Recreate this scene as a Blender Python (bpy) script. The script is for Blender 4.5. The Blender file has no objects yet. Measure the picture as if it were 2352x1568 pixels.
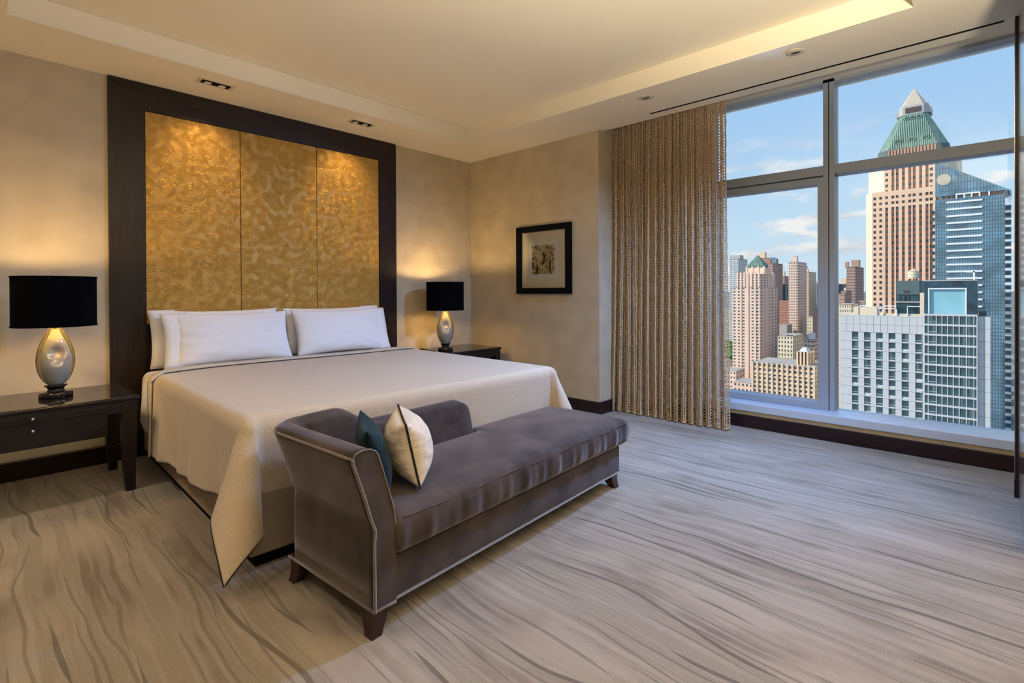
import bpy, bmesh, math, random
import numpy as np
from mathutils import Matrix, Vector
random.seed(7)
SC = bpy.context.scene
COL = SC.collection
R = math.radians

# ------------------------------------------------------------------ camera
CAM_F, CAM_CX, CAM_CY = 1178.0, 1176.0, 675.0          # in pixels of the 2352 x 1568 frame
EYE = np.array([0.0, 0.0, 1.2])
yaw, pitch, roll = R(43.0), R(-0.3), 0.005
fw = np.array([math.cos(yaw)*math.cos(pitch), math.sin(yaw)*math.cos(pitch), math.sin(pitch)])
rt = np.array([math.sin(yaw), -math.cos(yaw), 0.0]); up = np.cross(rt, fw)
rt2 = math.cos(roll)*rt - math.sin(roll)*up
up2 = math.sin(roll)*rt + math.cos(roll)*up
cam_data = bpy.data.cameras.new('camera'); cam = bpy.data.objects.new('camera', cam_data); COL.objects.link(cam)
cam.matrix_world = Matrix(((rt2[0], up2[0], -fw[0], EYE[0]), (rt2[1], up2[1], -fw[1], EYE[1]),
                           (rt2[2], up2[2], -fw[2], EYE[2]), (0, 0, 0, 1)))
cam_data.sensor_width = 36.0; cam_data.lens = 36.0*CAM_F/2352.0
cam_data.shift_y = -(784.0-CAM_CY)/2352.0
cam_data.clip_start = 0.05; cam_data.clip_end = 40000.0
SC.camera = cam

# ------------------------------------------------------------------ view
SC.view_settings.view_transform = 'Standard'
try: SC.view_settings.look = 'None'
except Exception: pass
SC.view_settings.exposure = 0.0; SC.view_settings.gamma = 1.0; SC.view_settings.use_curve_mapping = False

# ------------------------------------------------------------------ sky
SKY_STRENGTH = 1.0
W = bpy.data.worlds.new('sky'); SC.world = W; W.use_nodes = True
nt = W.node_tree; nt.nodes.clear(); N = nt.nodes.new; L = nt.links.new
tc = N('ShaderNodeTexCoord'); sep = N('ShaderNodeSeparateXYZ'); L(tc.outputs['Generated'], sep.inputs[0])
ramp = N('ShaderNodeValToRGB'); L(sep.outputs['Z'], ramp.inputs[0])
cr = ramp.color_ramp
cr.elements[0].position = 0.0; cr.elements[0].color = (0.66, 0.80, 0.93, 1)
cr.elements[1].position = 1.0; cr.elements[1].color = (0.20, 0.42, 0.85, 1)
for p_, c_ in ((0.10, (0.60, 0.80, 0.97, 1)), (0.25, (0.44, 0.67, 0.96, 1)), (0.45, (0.34, 0.58, 0.95, 1))):
    e = cr.elements.new(p_); e.color = c_
# cumulus: noise on the direction, flattened, kept to the low sky
mp = N('ShaderNodeMapping'); mp.inputs['Scale'].default_value = (5.2, 5.2, 17.0); L(tc.outputs['Generated'], mp.inputs[0])
nz = N('ShaderNodeTexNoise'); nz.inputs['Scale'].default_value = 1.35; nz.inputs['Detail'].default_value = 7; nz.inputs['Roughness'].default_value = 0.58
L(mp.outputs[0], nz.inputs['Vector'])
cl = N('ShaderNodeMapRange'); cl.interpolation_type = 'SMOOTHSTEP'
cl.inputs[1].default_value = 0.51; cl.inputs[2].default_value = 0.62; L(nz.outputs[0], cl.inputs[0])
b1 = N('ShaderNodeMapRange'); b1.interpolation_type = 'SMOOTHSTEP'
b1.inputs[1].default_value = 0.30; b1.inputs[2].default_value = 0.13; L(sep.outputs['Z'], b1.inputs[0])
mu = N('ShaderNodeMath'); mu.operation = 'MULTIPLY'; L(cl.outputs[0], mu.inputs[0]); L(b1.outputs[0], mu.inputs[1])
nz2 = N('ShaderNodeTexNoise'); nz2.inputs['Scale'].default_value = 2.6; nz2.inputs['Detail'].default_value = 4; L(mp.outputs[0], nz2.inputs['Vector'])
cc = N('ShaderNodeMix'); cc.data_type = 'RGBA'; cc.inputs[6].default_value = (0.66, 0.70, 0.80, 1); cc.inputs[7].default_value = (0.97, 0.95, 0.95, 1)
cl2 = N('ShaderNodeMapRange'); cl2.inputs[1].default_value = 0.4; cl2.inputs[2].default_value = 0.6; L(nz2.outputs[0], cl2.inputs[0]); L(cl2.outputs[0], cc.inputs[0])
mx = N('ShaderNodeMix'); mx.data_type = 'RGBA'; L(mu.outputs[0], mx.inputs[0]); L(ramp.outputs[0], mx.inputs[6]); L(cc.outputs[2], mx.inputs[7])
bg = N('ShaderNodeBackground'); bg.inputs['Strength'].default_value = SKY_STRENGTH; L(mx.outputs[2], bg.inputs[0])
wo = N('ShaderNodeOutputWorld'); L(bg.outputs[0], wo.inputs[0])

# ------------------------------------------------------------------ sun (from the left, behind the building)
sl = bpy.data.lights.new('sun', 'SUN'); sl.energy = 5.0; sl.angle = R(0.6); sl.color = (1.0, 0.91, 0.79)
sun = bpy.data.objects.new('sun', sl); COL.objects.link(sun)
sun.rotation_euler = Vector((0.47, -0.68, -0.56)).to_track_quat('-Z', 'Y').to_euler()
sun.location = (-40, 60, 60)

# strengths of the room's lamps, the daylight stand-in beams and the added fill (each lamp's light is made in its builder)
P_TABLE, P_PICTURE, P_DAYLIGHT_BEAM, P_FILL_DOWN, P_FILL_UP = 13.5, 12.5, 430.0, 85.0, 440.0

# ------------------------------------------------------------------ helpers
def link(o, parent=None):
    COL.objects.link(o)
    if parent is not None: o.parent = parent
    return o
def mesh(name, V, F, mat=None, parent=None, smooth=False, mats=None, midx=None):
    me = bpy.data.meshes.new(name); me.from_pydata([tuple(map(float, v)) for v in V], [], [tuple(int(i) for i in f) for f in F]); me.update()
    for m in (mats or ([mat] if mat else [])): me.materials.append(m)
    if midx is not None: me.polygons.foreach_set('material_index', midx)
    if smooth: me.polygons.foreach_set('use_smooth', [True]*len(me.polygons))
    return link(bpy.data.objects.new(name, me), parent)
def tag(o, label=None, cat=None, group=None, kind=None):
    if label: o['label'] = label
    if cat: o['category'] = cat
    if group: o['group'] = group
    if kind: o['kind'] = kind
    return o
def thing(name, label, cat, loc=(0, 0, 0), rz=0.0, group=None):
    o = bpy.data.objects.new(name, None); COL.objects.link(o); o.location = loc; o.rotation_euler = (0, 0, rz)
    o.empty_display_size = 0.1
    return tag(o, label, cat, group)
class MB:
    def __init__(s): s.V = []; s.F = []; s.M = []
    def add(s, V, F, m=0):
        n = len(s.V); s.V += [tuple(v) for v in V]; s.F += [tuple(i+n for i in f) for f in F]; s.M += [m]*len(F); return s
    def box(s, x0, x1, y0, y1, z0, z1, m=0):
        return s.add([(x0,y0,z0),(x1,y0,z0),(x1,y1,z0),(x0,y1,z0),(x0,y0,z1),(x1,y0,z1),(x1,y1,z1),(x0,y1,z1)],
                     [(0,3,2,1),(4,5,6,7),(0,1,5,4),(1,2,6,5),(2,3,7,6),(3,0,4,7)], m)
    def loft(s, rings, m=0, cap=True, closed=True):
        n = len(rings[0]); V = [p for r in rings for p in r]; F = []
        for i in range(len(rings)-1):
            for j in range(n if closed else n-1):
                k = (j+1) % n; F.append((i*n+j, i*n+k, (i+1)*n+k, (i+1)*n+j))
        if cap and closed: F += [tuple(range(n))[::-1], tuple(range((len(rings)-1)*n, len(rings)*n))]
        return s.add(V, F, m)
    def lathe(s, prof, n=32, c=(0, 0, 0), sx=1.0, sy=1.0, m=0, cap=True):
        return s.loft([[(c[0]+r*sx*math.cos(2*math.pi*k/n), c[1]+r*sy*math.sin(2*math.pi*k/n), c[2]+z) for k in range(n)] for r, z in prof], m, cap)
    def tube(s, pts, r, n=6, m=0, closed=False):
        P = [np.array(p, float) for p in pts]; rings = []; N_ = len(P)
        for i in range(N_):
            a = P[(i-1) % N_] if (closed or i > 0) else P[i]; b = P[(i+1) % N_] if (closed or i < N_-1) else P[i]
            t = b-a; t = t/(np.linalg.norm(t)+1e-12)
            h = np.array([0, 0, 1.0]) if abs(t[2]) < 0.9 else np.array([1.0, 0, 0])
            e1 = np.cross(t, h); e1 /= np.linalg.norm(e1); e2 = np.cross(t, e1)
            rr = r[i] if hasattr(r, '__len__') else r
            rings.append([P[i]+rr*(math.cos(2*math.pi*k/n)*e1+math.sin(2*math.pi*k/n)*e2) for k in range(n)])
        if closed: rings.append(rings[0])
        return s.loft(rings, m, cap=not closed)
    def build(s, name, mat=None, parent=None, smooth=False, mats=None):
        return mesh(name, s.V, s.F, mat, parent, smooth, mats, s.M if mats else None)
def boxo(name, x0, x1, y0, y1, z0, z1, mat, parent=None, bevel=0.0, seg=2):
    bm = bmesh.new(); bmesh.ops.create_cube(bm, size=1.0)
    for v in bm.verts: v.co = Vector(((x0+x1)/2+v.co.x*(x1-x0), (y0+y1)/2+v.co.y*(y1-y0), (z0+z1)/2+v.co.z*(z1-z0)))
    if bevel > 0: bmesh.ops.bevel(bm, geom=bm.edges[:], offset=bevel, segments=seg, affect='EDGES', profile=0.5)
    me = bpy.data.meshes.new(name); bm.to_mesh(me); bm.free()
    if mat: me.materials.append(mat)
    return link(bpy.data.objects.new(name, me), parent)
def soft_box(name, half, r, n, mat, parent, deform=None):
    """rounded box with a fine skin, then bent by deform(x, y, z) -> (x, y, z)"""
    hx, hy, hz = half; V = []; idx = {}; F = []
    def vid(a, b, c):
        k = (a, b, c)
        if k not in idx:
            p = np.array([(2*a/n[0]-1)*hx, (2*b/n[1]-1)*hy, (2*c/n[2]-1)*hz])
            q = np.clip(p, [-(hx-r), -(hy-r), -(hz-r)], [hx-r, hy-r, hz-r]); d = p-q; l = np.linalg.norm(d)
            if l > 1e-9: p = q+d/l*r
            idx[k] = len(V); V.append(tuple(deform(*p)) if deform else tuple(p))
        return idx[k]
    for ax in range(3):
        o = [i for i in range(3) if i != ax]
        for side in (0, n[ax]):
            for i in range(n[o[0]]):
                for j in range(n[o[1]]):
                    q = []
                    for di, dj in ((0, 0), (1, 0), (1, 1), (0, 1)):
                        k = [0, 0, 0]; k[ax] = side; k[o[0]] = i+di; k[o[1]] = j+dj; q.append(vid(*k))
                    if (side == 0) == (ax != 1): q = q[::-1]
                    F.append(q)
    return mesh(name, V, F, mat, parent, True)
def light(name, kind, loc, energy, color, parent=None, target=None, **kw):
    l = bpy.data.lights.new(name, kind); l.energy = energy; l.color = color
    for k, v in kw.items(): setattr(l, k, v)
    o = bpy.data.objects.new(name, l); link(o, parent); o.location = loc
    if target is not None: o.rotation_euler = (Vector(target)-Vector(loc)).to_track_quat('-Z', 'Y').to_euler()
    return o

# ------------------------------------------------------------------ materials
def mat(name, col, rough=0.6, metal=0.0, var=0.0, vscale=4.0, vstretch=(1, 1, 1), bump=0.0, bscale=40.0, bstretch=(1, 1, 1), coat=0.0, sheen=0.0,
        spec=0.5, trans=0.0, ior=1.45, emis=None, estr=0.0, detail=4.0, col2=None, coat_rough=0.05):
    m = bpy.data.materials.new(name); m.use_nodes = True; t = m.node_tree; b = t.nodes['Principled BSDF']
    b.inputs['Base Color'].default_value = (*col, 1); b.inputs['Roughness'].default_value = rough; b.inputs['Metallic'].default_value = metal
    b.inputs['Coat Weight'].default_value = coat; b.inputs['Coat Roughness'].default_value = coat_rough
    b.inputs['Sheen Weight'].default_value = sheen; b.inputs['Specular IOR Level'].default_value = spec
    b.inputs['Transmission Weight'].default_value = trans; b.inputs['IOR'].default_value = ior
    if emis: b.inputs['Emission Color'].default_value = (*emis, 1); b.inputs['Emission Strength'].default_value = estr
    if var > 0 or bump > 0:
        tc = t.nodes.new('ShaderNodeTexCoord')
    if var > 0 or col2:
        mp = t.nodes.new('ShaderNodeMapping'); mp.inputs['Scale'].default_value = vstretch; t.links.new(tc.outputs['Object'], mp.inputs[0])
        n = t.nodes.new('ShaderNodeTexNoise'); n.inputs['Scale'].default_value = vscale; n.inputs['Detail'].default_value = detail
        t.links.new(mp.outputs[0], n.inputs['Vector'])
        mr = t.nodes.new('ShaderNodeMapRange'); mr.inputs[1].default_value = 0.32; mr.inputs[2].default_value = 0.68; t.links.new(n.outputs[0], mr.inputs[0])
        mx = t.nodes.new('ShaderNodeMix'); mx.data_type = 'RGBA'
        c2 = col2 or tuple(min(1, c*(1+var)) for c in col); c1 = col if col2 else tuple(c*(1-var) for c in col)
        mx.inputs[6].default_value = (*c1, 1); mx.inputs[7].default_value = (*c2, 1)
        t.links.new(mr.outputs[0], mx.inputs[0]); t.links.new(mx.outputs[2], b.inputs['Base Color'])
    if bump > 0:
        mp2 = t.nodes.new('ShaderNodeMapping'); mp2.inputs['Scale'].default_value = bstretch; t.links.new(tc.outputs['Object'], mp2.inputs[0])
        n2 = t.nodes.new('ShaderNodeTexNoise'); n2.inputs['Scale'].default_value = bscale; n2.inputs['Detail'].default_value = 3; t.links.new(mp2.outputs[0], n2.inputs['Vector'])
        bp = t.nodes.new('ShaderNodeBump'); bp.inputs['Strength'].default_value = bump; bp.inputs['Distance'].default_value = 0.01
        t.links.new(n2.outputs[0], bp.inputs['Height']); t.links.new(bp.outputs[0], b.inputs['Normal'])
    return m
M = {}
M['wall'] = mat('wall_plaster', (0.50, 0.425, 0.305), 0.85, var=0.10, vscale=5.0, detail=6, bump=0.06, bscale=60)
M['ceiling'] = mat('ceiling_paint', (0.85, 0.775, 0.62), 0.9, var=0.02, vscale=1.5)
M['wenge'] = mat('dark_wood', (0.017, 0.0105, 0.0085), 0.34, var=0.35, vscale=5, vstretch=(14, 14, 0.5), spec=0.35)
M['wenge_h'] = mat('dark_wood_across', (0.017, 0.0105, 0.0085), 0.34, var=0.35, vscale=5, vstretch=(0.5, 14, 14), spec=0.35)
M['wenge_base'] = mat('dark_wood_base', (0.020, 0.010, 0.010), 0.30, var=0.3, vscale=5, vstretch=(8, 0.6, 14), spec=0.4)
M['stand'] = mat('nightstand_wood', (0.012, 0.0095, 0.009), 0.40, var=0.25, vscale=5, vstretch=(1, 1, 10), spec=0.35)
M['stand_top'] = mat('nightstand_glass_top', (0.010, 0.008, 0.008), 0.06, spec=0.6)
M['black_gloss'] = mat('black_gloss', (0.008, 0.008, 0.008), 0.08, spec=0.6)
M['black'] = mat('black_matt', (0.005, 0.005, 0.006), 0.7, spec=0.08)
M['shade_black'] = mat('shade_cloth', (0.0025, 0.0025, 0.0035), 1.0, spec=0.05, bump=0.05, bscale=300, bstretch=(1, 1, 3))
M['shade_in'] = mat('shade_lining', (0.80, 0.62, 0.28), 0.5)
M['brass'] = mat('brass', (0.75, 0.55, 0.22), 0.28, 1.0)
M['steel'] = mat('steel_knob', (0.62, 0.60, 0.58), 0.22, 1.0)
M['alu'] = mat('window_aluminium', (0.36, 0.41, 0.49), 0.45, 0.15, var=0.03, vscale=2)
M['sill'] = mat('sill_aluminium', (0.60, 0.68, 0.80), 0.30, 0.15)
M['white_paint'] = mat('white_paint', (0.75, 0.72, 0.66), 0.6)
M['linen'] = mat('white_linen', (0.80, 0.80, 0.83), 0.85, bump=0.45, bscale=5.5, bstretch=(1, 1, 2.2), sheen=0.15)
M['sheet'] = mat('white_sheet', (0.74, 0.74, 0.76), 0.85, bump=0.04, bscale=220, sheen=0.1)
M['mattress'] = mat('mattress_cover', (0.66, 0.66, 0.65), 0.9, bump=0.08, bscale=14, bstretch=(6, 6, 1))
M['cover'] = mat('woven_coverlet', (0.51, 0.41, 0.30), 0.88, var=0.10, vscale=210, detail=2, bump=0.30, bscale=190, bstretch=(1, 0.55, 1), sheen=0.25)
M['cover_hem'] = mat('coverlet_hem', (0.60, 0.52, 0.42), 0.85, bump=0.25, bscale=190, sheen=0.2)
M['piping'] = mat('dark_piping', (0.012, 0.010, 0.010), 0.7)
M['bedbase'] = mat('bed_upholstery', (0.30, 0.235, 0.175), 0.85, var=0.05, vscale=60, bump=0.1, bscale=300)
M['velvet'] = mat('taupe_velvet', (0.055, 0.042, 0.038), 0.75, var=0.42, vscale=6.5, detail=7, bump=0.10, bscale=160, sheen=0.75, spec=0.12)
M['velvet'].node_tree.nodes['Principled BSDF'].inputs['Sheen Roughness'].default_value = 0.35
M['velvet'].node_tree.nodes['Principled BSDF'].inputs['Sheen Tint'].default_value = (0.75, 0.66, 0.66, 1)
M['welt'] = mat('velvet_welt', (0.125, 0.095, 0.083), 0.6, var=0.2, vscale=30, sheen=0.5)
M['leg'] = mat('sofa_leg_wood', (0.026, 0.009, 0.007), 0.25, var=0.3, vscale=20, vstretch=(3, 3, 0.5), coat=0.3)
M['teal'] = mat('teal_velvet', (0.004, 0.010, 0.015), 0.7, var=0.3, vscale=12, bump=0.25, bscale=22, bstretch=(1, 1, 2.5), sheen=0.18, spec=0.15)
M['teal'].node_tree.nodes['Principled BSDF'].inputs['Sheen Tint'].default_value = (0.30, 0.52, 0.66, 1)
M['cream'] = mat('cream_fabric', (0.62, 0.52, 0.41), 0.85, var=0.08, vscale=60, bump=0.55, bscale=17, bstretch=(1, 0.8, 2.6), sheen=0.2)
M['net'] = mat('curtain_cord', (0.64, 0.455, 0.26), 0.8, var=0.12, vscale=60, sheen=0.2)
M['mat_board'] = mat('mat_board', (0.80, 0.71, 0.55), 0.9)
M['paper'] = mat('paper', (0.78, 0.745, 0.71), 0.9)
M['downlight_trim'] = mat('downlight_trim', (0.62, 0.54, 0.42), 0.5)
M['reflector'] = mat('white_reflector', (0.85, 0.82, 0.76), 0.3)
M['lamp_lit'] = mat('lit_lamp', (0.62, 0.56, 0.46), 0.5, emis=(1.0, 0.78, 0.45), estr=0.06)
M['body_glass'] = mat('grey_cased_glass', (0.27, 0.275, 0.26), 0.10, var=0.06, vscale=9, coat=0.8, spec=0.6)
M['amber'] = mat('amber_glass', (0.96, 0.80, 0.36), 0.02, trans=1.0, ior=1.45)
M['panel_wood'] = mat('lacquered_panel', (0.17, 0.095, 0.06), 0.22, coat_rough=.12, var=0.25, vscale=4, vstretch=(1, 1, 12), coat=1.0, spec=0.6)

def glass_mat():
    m = bpy.data.materials.new('window_glass'); m.use_nodes = True; t = m.node_tree; t.nodes.clear()
    o = t.nodes.new('ShaderNodeOutputMaterial'); mx = t.nodes.new('ShaderNodeMixShader'); a = t.nodes.new('ShaderNodeBsdfTransparent'); g = t.nodes.new('ShaderNodeBsdfGlossy')
    a.inputs[0].default_value = (0.97, 0.985, 0.98, 1); g.inputs['Roughness'].default_value = 0.0; g.inputs['Color'].default_value = (0.9, 0.95, 1, 1)
    f = t.nodes.new('ShaderNodeFresnel'); f.inputs[0].default_value = 1.35
    t.links.new(f.outputs[0], mx.inputs[0]); t.links.new(a.outputs[0], mx.inputs[1]); t.links.new(g.outputs[0], mx.inputs[2]); t.links.new(mx.outputs[0], o.inputs[0])
    return m
M['glass'] = glass_mat()

def gold_mat():
    m = mat('embossed_gold_leather', (0.50, 0.285, 0.055), 0.42, 0.30, spec=0.5); t = m.node_tree; b = t.nodes['Principled BSDF']
    n = t.nodes.new; l = t.links.new
    tc = n('ShaderNodeTexCoord'); sp = n('ShaderNodeSeparateXYZ'); l(tc.outputs['Object'], sp.inputs[0]); cb = n('ShaderNodeCombineXYZ')
    l(sp.outputs['X'], cb.inputs[0]); l(sp.outputs['Z'], cb.inputs[1])
    dn = n('ShaderNodeTexNoise'); dn.inputs['Scale'].default_value = 9.0; dn.inputs['Detail'].default_value = 1; l(cb.outputs[0], dn.inputs['Vector'])
    vm = n('ShaderNodeVectorMath'); vm.operation = 'MULTIPLY_ADD'; vm.inputs[1].default_value = (0.06, 0.06, 0); l(dn.outputs['Color'], vm.inputs[0]); l(cb.outputs[0], vm.inputs[2])
    v = n('ShaderNodeTexVoronoi'); v.voronoi_dimensions = '2D'; v.inputs['Scale'].default_value = 12.5; l(vm.outputs[0], v.inputs['Vector'])
    # combed arcs that wind round every cell centre, and a five-petalled blossom in some of them
    def mth(op, a_, b_=None):
        q = n('ShaderNodeMath'); q.operation = op
        for i_, x_ in enumerate((a_, b_)):
            if x_ is None: continue
            if isinstance(x_, (int, float)): q.inputs[i_].default_value = x_
            else: l(x_, q.inputs[i_])
        return q.outputs[0]
    dv = n('ShaderNodeVectorMath'); dv.operation = 'SUBTRACT'; l(vm.outputs[0], dv.inputs[0]); l(v.outputs['Position'], dv.inputs[1])
    sd = n('ShaderNodeSeparateXYZ'); l(dv.outputs[0], sd.inputs[0]); ang = mth('ARCTAN2', sd.outputs['Y'], sd.outputs['X']); dist = v.outputs['Distance']
    comb = mth('SINE', mth('ADD', mth('MULTIPLY', dist, 48.0), mth('MULTIPLY', ang, 3.0)))
    big = n('ShaderNodeTexNoise'); big.inputs['Scale'].default_value = 16.0; big.inputs['Detail'].default_value = 0; l(cb.outputs[0], big.inputs['Vector'])
    amp = n('ShaderNodeMapRange'); amp.interpolation_type = 'SMOOTHSTEP'; amp.inputs[1].default_value = .36; amp.inputs[2].default_value = .52; l(big.outputs[0], amp.inputs[0])
    comb = mth('MULTIPLY', comb, mth('ADD', mth('MULTIPLY', amp.outputs[0], .85), .15))
    # blossoms on their own scatter
    v3 = n('ShaderNodeTexVoronoi'); v3.voronoi_dimensions = '2D'; v3.inputs['Scale'].default_value = 13.0; l(cb.outputs[0], v3.inputs['Vector'])
    d3 = n('ShaderNodeVectorMath'); d3.operation = 'SUBTRACT'; l(cb.outputs[0], d3.inputs[0]); l(v3.outputs['Position'], d3.inputs[1])
    s3 = n('ShaderNodeSeparateXYZ'); l(d3.outputs[0], s3.inputs[0]); a3 = mth('ARCTAN2', s3.outputs['Y'], s3.outputs['X'])
    edge = mth('ADD', mth('MULTIPLY', mth('COSINE', mth('MULTIPLY', a3, 5.0)), .075), .19)
    pet = n('ShaderNodeMapRange'); pet.interpolation_type = 'SMOOTHSTEP'; pet.inputs[1].default_value = .05; pet.inputs[2].default_value = -.05; l(mth('SUBTRACT', v3.outputs['Distance'], edge), pet.inputs[0])
    sc_ = n('ShaderNodeSeparateColor'); l(v3.outputs['Color'], sc_.inputs[0]); on = mth('GREATER_THAN', sc_.outputs[0], .5)
    pm = mth('MULTIPLY', pet.outputs[0], on); eye = n('ShaderNodeMapRange'); eye.inputs[1].default_value = .05; eye.inputs[2].default_value = .10; eye.inputs[3].default_value = -1.0; eye.inputs[4].default_value = 1.6; l(v3.outputs['Distance'], eye.inputs[0])
    mx = n('ShaderNodeMix'); mx.data_type = 'FLOAT'; l(pm, mx.inputs[0]); l(comb, mx.inputs[2]); l(eye.outputs[0], mx.inputs[3])
    bp = n('ShaderNodeBump'); bp.inputs['Strength'].default_value = 0.6; bp.inputs['Distance'].default_value = 0.0028; l(mx.outputs[0], bp.inputs['Height']); l(bp.outputs[0], b.inputs['Normal'])
    return m
M['gold'] = gold_mat()

def carpet_mat():
    m = mat('carved_carpet', (0.4, 0.33, 0.26), 0.95, spec=0.1, sheen=0.25); t = m.node_tree; b = t.nodes['Principled BSDF']; n = t.nodes.new; l = t.links.new
    tc = n('ShaderNodeTexCoord')
    def noise(vec, scale, detail=2.0, rough=0.5):
        q = n('ShaderNodeTexNoise'); q.inputs['Scale'].default_value = scale; q.inputs['Detail'].default_value = detail; q.inputs['Roughness'].default_value = rough; l(vec, q.inputs['Vector']); return q
    def mapping(vec, sc, lo=(0, 0, 0)):
        q = n('ShaderNodeMapping'); q.inputs['Scale'].default_value = sc; q.inputs['Location'].default_value = lo; l(vec, q.inputs[0]); return q.outputs[0]
    def rng(v, a, b_, c=0.0, d=1.0, smooth=True):
        q = n('ShaderNodeMapRange'); q.interpolation_type = 'SMOOTHSTEP' if smooth else 'LINEAR'
        for i, x in enumerate((a, b_, c, d)): q.inputs[1+i].default_value = x
        l(v, q.inputs[0]); return q.outputs[0]
    def mth(op, a, b_=None):
        q = n('ShaderNodeMath'); q.operation = op
        for i, x in enumerate((a, b_)):
            if x is None: continue
            if isinstance(x, (int, float)): q.inputs[i].default_value = x
            else: l(x, q.inputs[i])
        return q.outputs[0]
    def mixc(f, a, b_):
        q = n('ShaderNodeMix'); q.data_type = 'RGBA'; l(f, q.inputs[0])
        for i, x in ((6, a), (7, b_)):
            if isinstance(x, tuple): q.inputs[i].default_value = (*x, 1)
            else: l(x, q.inputs[i])
        return q.outputs[2]
    obj = tc.outputs['Object']
    # the grain runs along Y and meanders
    wob = noise(mapping(obj, (0.9, 0.62, 1)), 1.0, 1.0); wob2 = noise(mapping(obj, (2.6, 2.3, 1), (7, 3, 0)), 1.0, 1.0)
    sp = n('ShaderNodeSeparateXYZ'); l(obj, sp.inputs[0])
    xs = mth('ADD', mth('ADD', sp.outputs['X'], mth('MULTIPLY', mth('SUBTRACT', wob.outputs[0], 0.5), 0.20)), mth('MULTIPLY', mth('SUBTRACT', wob2.outputs[0], 0.5), 0.045))
    cb = n('ShaderNodeCombineXYZ'); l(xs, cb.inputs[0]); l(sp.outputs['Y'], cb.inputs[1]); flow = cb.outputs[0]
    broad = noise(mapping(flow, (11.0, 0.42, 1)), 1.0, 2.0, 0.55).outputs[0]
    patch = noise(mapping(flow, (3.2, 1.3, 1), (4, 9, 0)), 1.0, 3.0, 0.6).outputs[0]
    fine = noise(mapping(flow, (42.0, 0.9, 1), (2, 5, 0)), 1.0, 2.0, 0.6).outputs[0]
    # carved lines: one meandering stroke per strip, broken into tapering lengths
    def strokes(freq, seed, wmax, lo, hi):
        u = mth('MULTIPLY', xs, freq); cell = mth('FLOOR', u); f = mth('SUBTRACT', mth('FRACT', u), 0.5)
        def per(yscale, k):
            c = n('ShaderNodeCombineXYZ'); l(mth('MULTIPLY', cell, 17.31), c.inputs[0]); l(mth('MULTIPLY', sp.outputs['Y'], yscale), c.inputs[1]); c.inputs[2].default_value = seed+k
            q = n('ShaderNodeTexNoise'); q.inputs['Scale'].default_value = 1.0; q.inputs['Detail'].default_value = 1.0; l(c.outputs[0], q.inputs['Vector']); return q.outputs[0]
        off = mth('MULTIPLY', mth('SUBTRACT', per(1.1, 0.0), 0.5), 1.3)
        d = mth('DIVIDE', mth('ABSOLUTE', mth('SUBTRACT', f, off)), freq)
        wd = mth('MULTIPLY', rng(per(0.95, 40.0), lo, hi), wmax)
        return rng(mth('SUBTRACT', d, wd), 0.0, -0.0022)
    line = strokes(6.5, 3.0, 0.0095, 0.50, 0.60)
    line2 = mth('MAXIMUM', strokes(15.0, 9.0, 0.0055, 0.50, 0.62), strokes(9.0, 23.0, 0.0065, 0.52, 0.62))
    loop = rng(broad, 0.485, 0.515)                                             # looped pile against cut pile
    pile = noise(obj, 260.0, 2.0, 0.6).outputs[0]
    cut = mixc(rng(patch, 0.40, 0.66), (0.296, 0.240, 0.189), (0.152, 0.118, 0.090))
    base = mixc(loop, cut, mixc(rng(pile, 0.3, 0.7), (0.189, 0.152, 0.115), (0.285, 0.237, 0.189)))
    base = mixc(mth('MULTIPLY', rng(fine, 0.48, 0.62), 0.42), base, (0.326, 0.277, 0.229))
    base = mixc(mth('MULTIPLY', line2, 0.62), base, (0.133, 0.107, 0.085))
    base = mixc(mth('MULTIPLY', line, 0.8), base, (0.100, 0.080, 0.063))
    l(base, b.inputs['Base Color'])
    h = mth('ADD', mth('MULTIPLY', mth('SUBTRACT', pile, 0.5), 0.5), mth('SUBTRACT', mth('MULTIPLY', loop, -0.5), mth('MULTIPLY', mth('MAXIMUM', line, line2), 0.9)))
    bp = n('ShaderNodeBump'); bp.inputs['Strength'].default_value = 0.5; bp.inputs['Distance'].default_value = 0.006; l(h, bp.inputs['Height']); l(bp.outputs[0], b.inputs['Normal'])
    return m
M['carpet'] = carpet_mat()

# ================================================================== THE ROOM
XW, YB, ZS, ZT = 4.222, 4.62, 2.76, 2.905       # picture wall, bed wall, soffit, tray
XK, YP, XL, YN = 4.69, 2.78, -1.7, -2.1         # knee wall under the window, end of picture wall, far left, near side
def struct(o): o['kind'] = 'structure'; return o
struct(boxo('floor', XL-.2, 5.0, YN-.2, YB+.2, -0.25, 0.0, M['carpet']))
struct(boxo('wall_back', XL-.2, XW+.9, YB, YB+.25, 0.0, 3.2, M['wall']))
struct(boxo('wall_right', XW, XW+.85, YP, YB, 0.0, 3.2, M['wall']))
struct(boxo('wall_left', XL-.25, XL, YN-.2, YB, 0.0, 3.2, M['wall']))
struct(boxo('wall_front', XL, 5.0, YN-.25, YN, 0.0, 3.2, M['wall']))
YJ = 1.98                                        # left jamb of the window, behind the curtain
mb = MB(); mb.box(XK, XK+.4, YN, YP, 0.0, 0.140); mb.box(XK, XK+.4, YJ, YP, 0.140, 3.2); struct(mb.build('wall_window', M['wall']))
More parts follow.
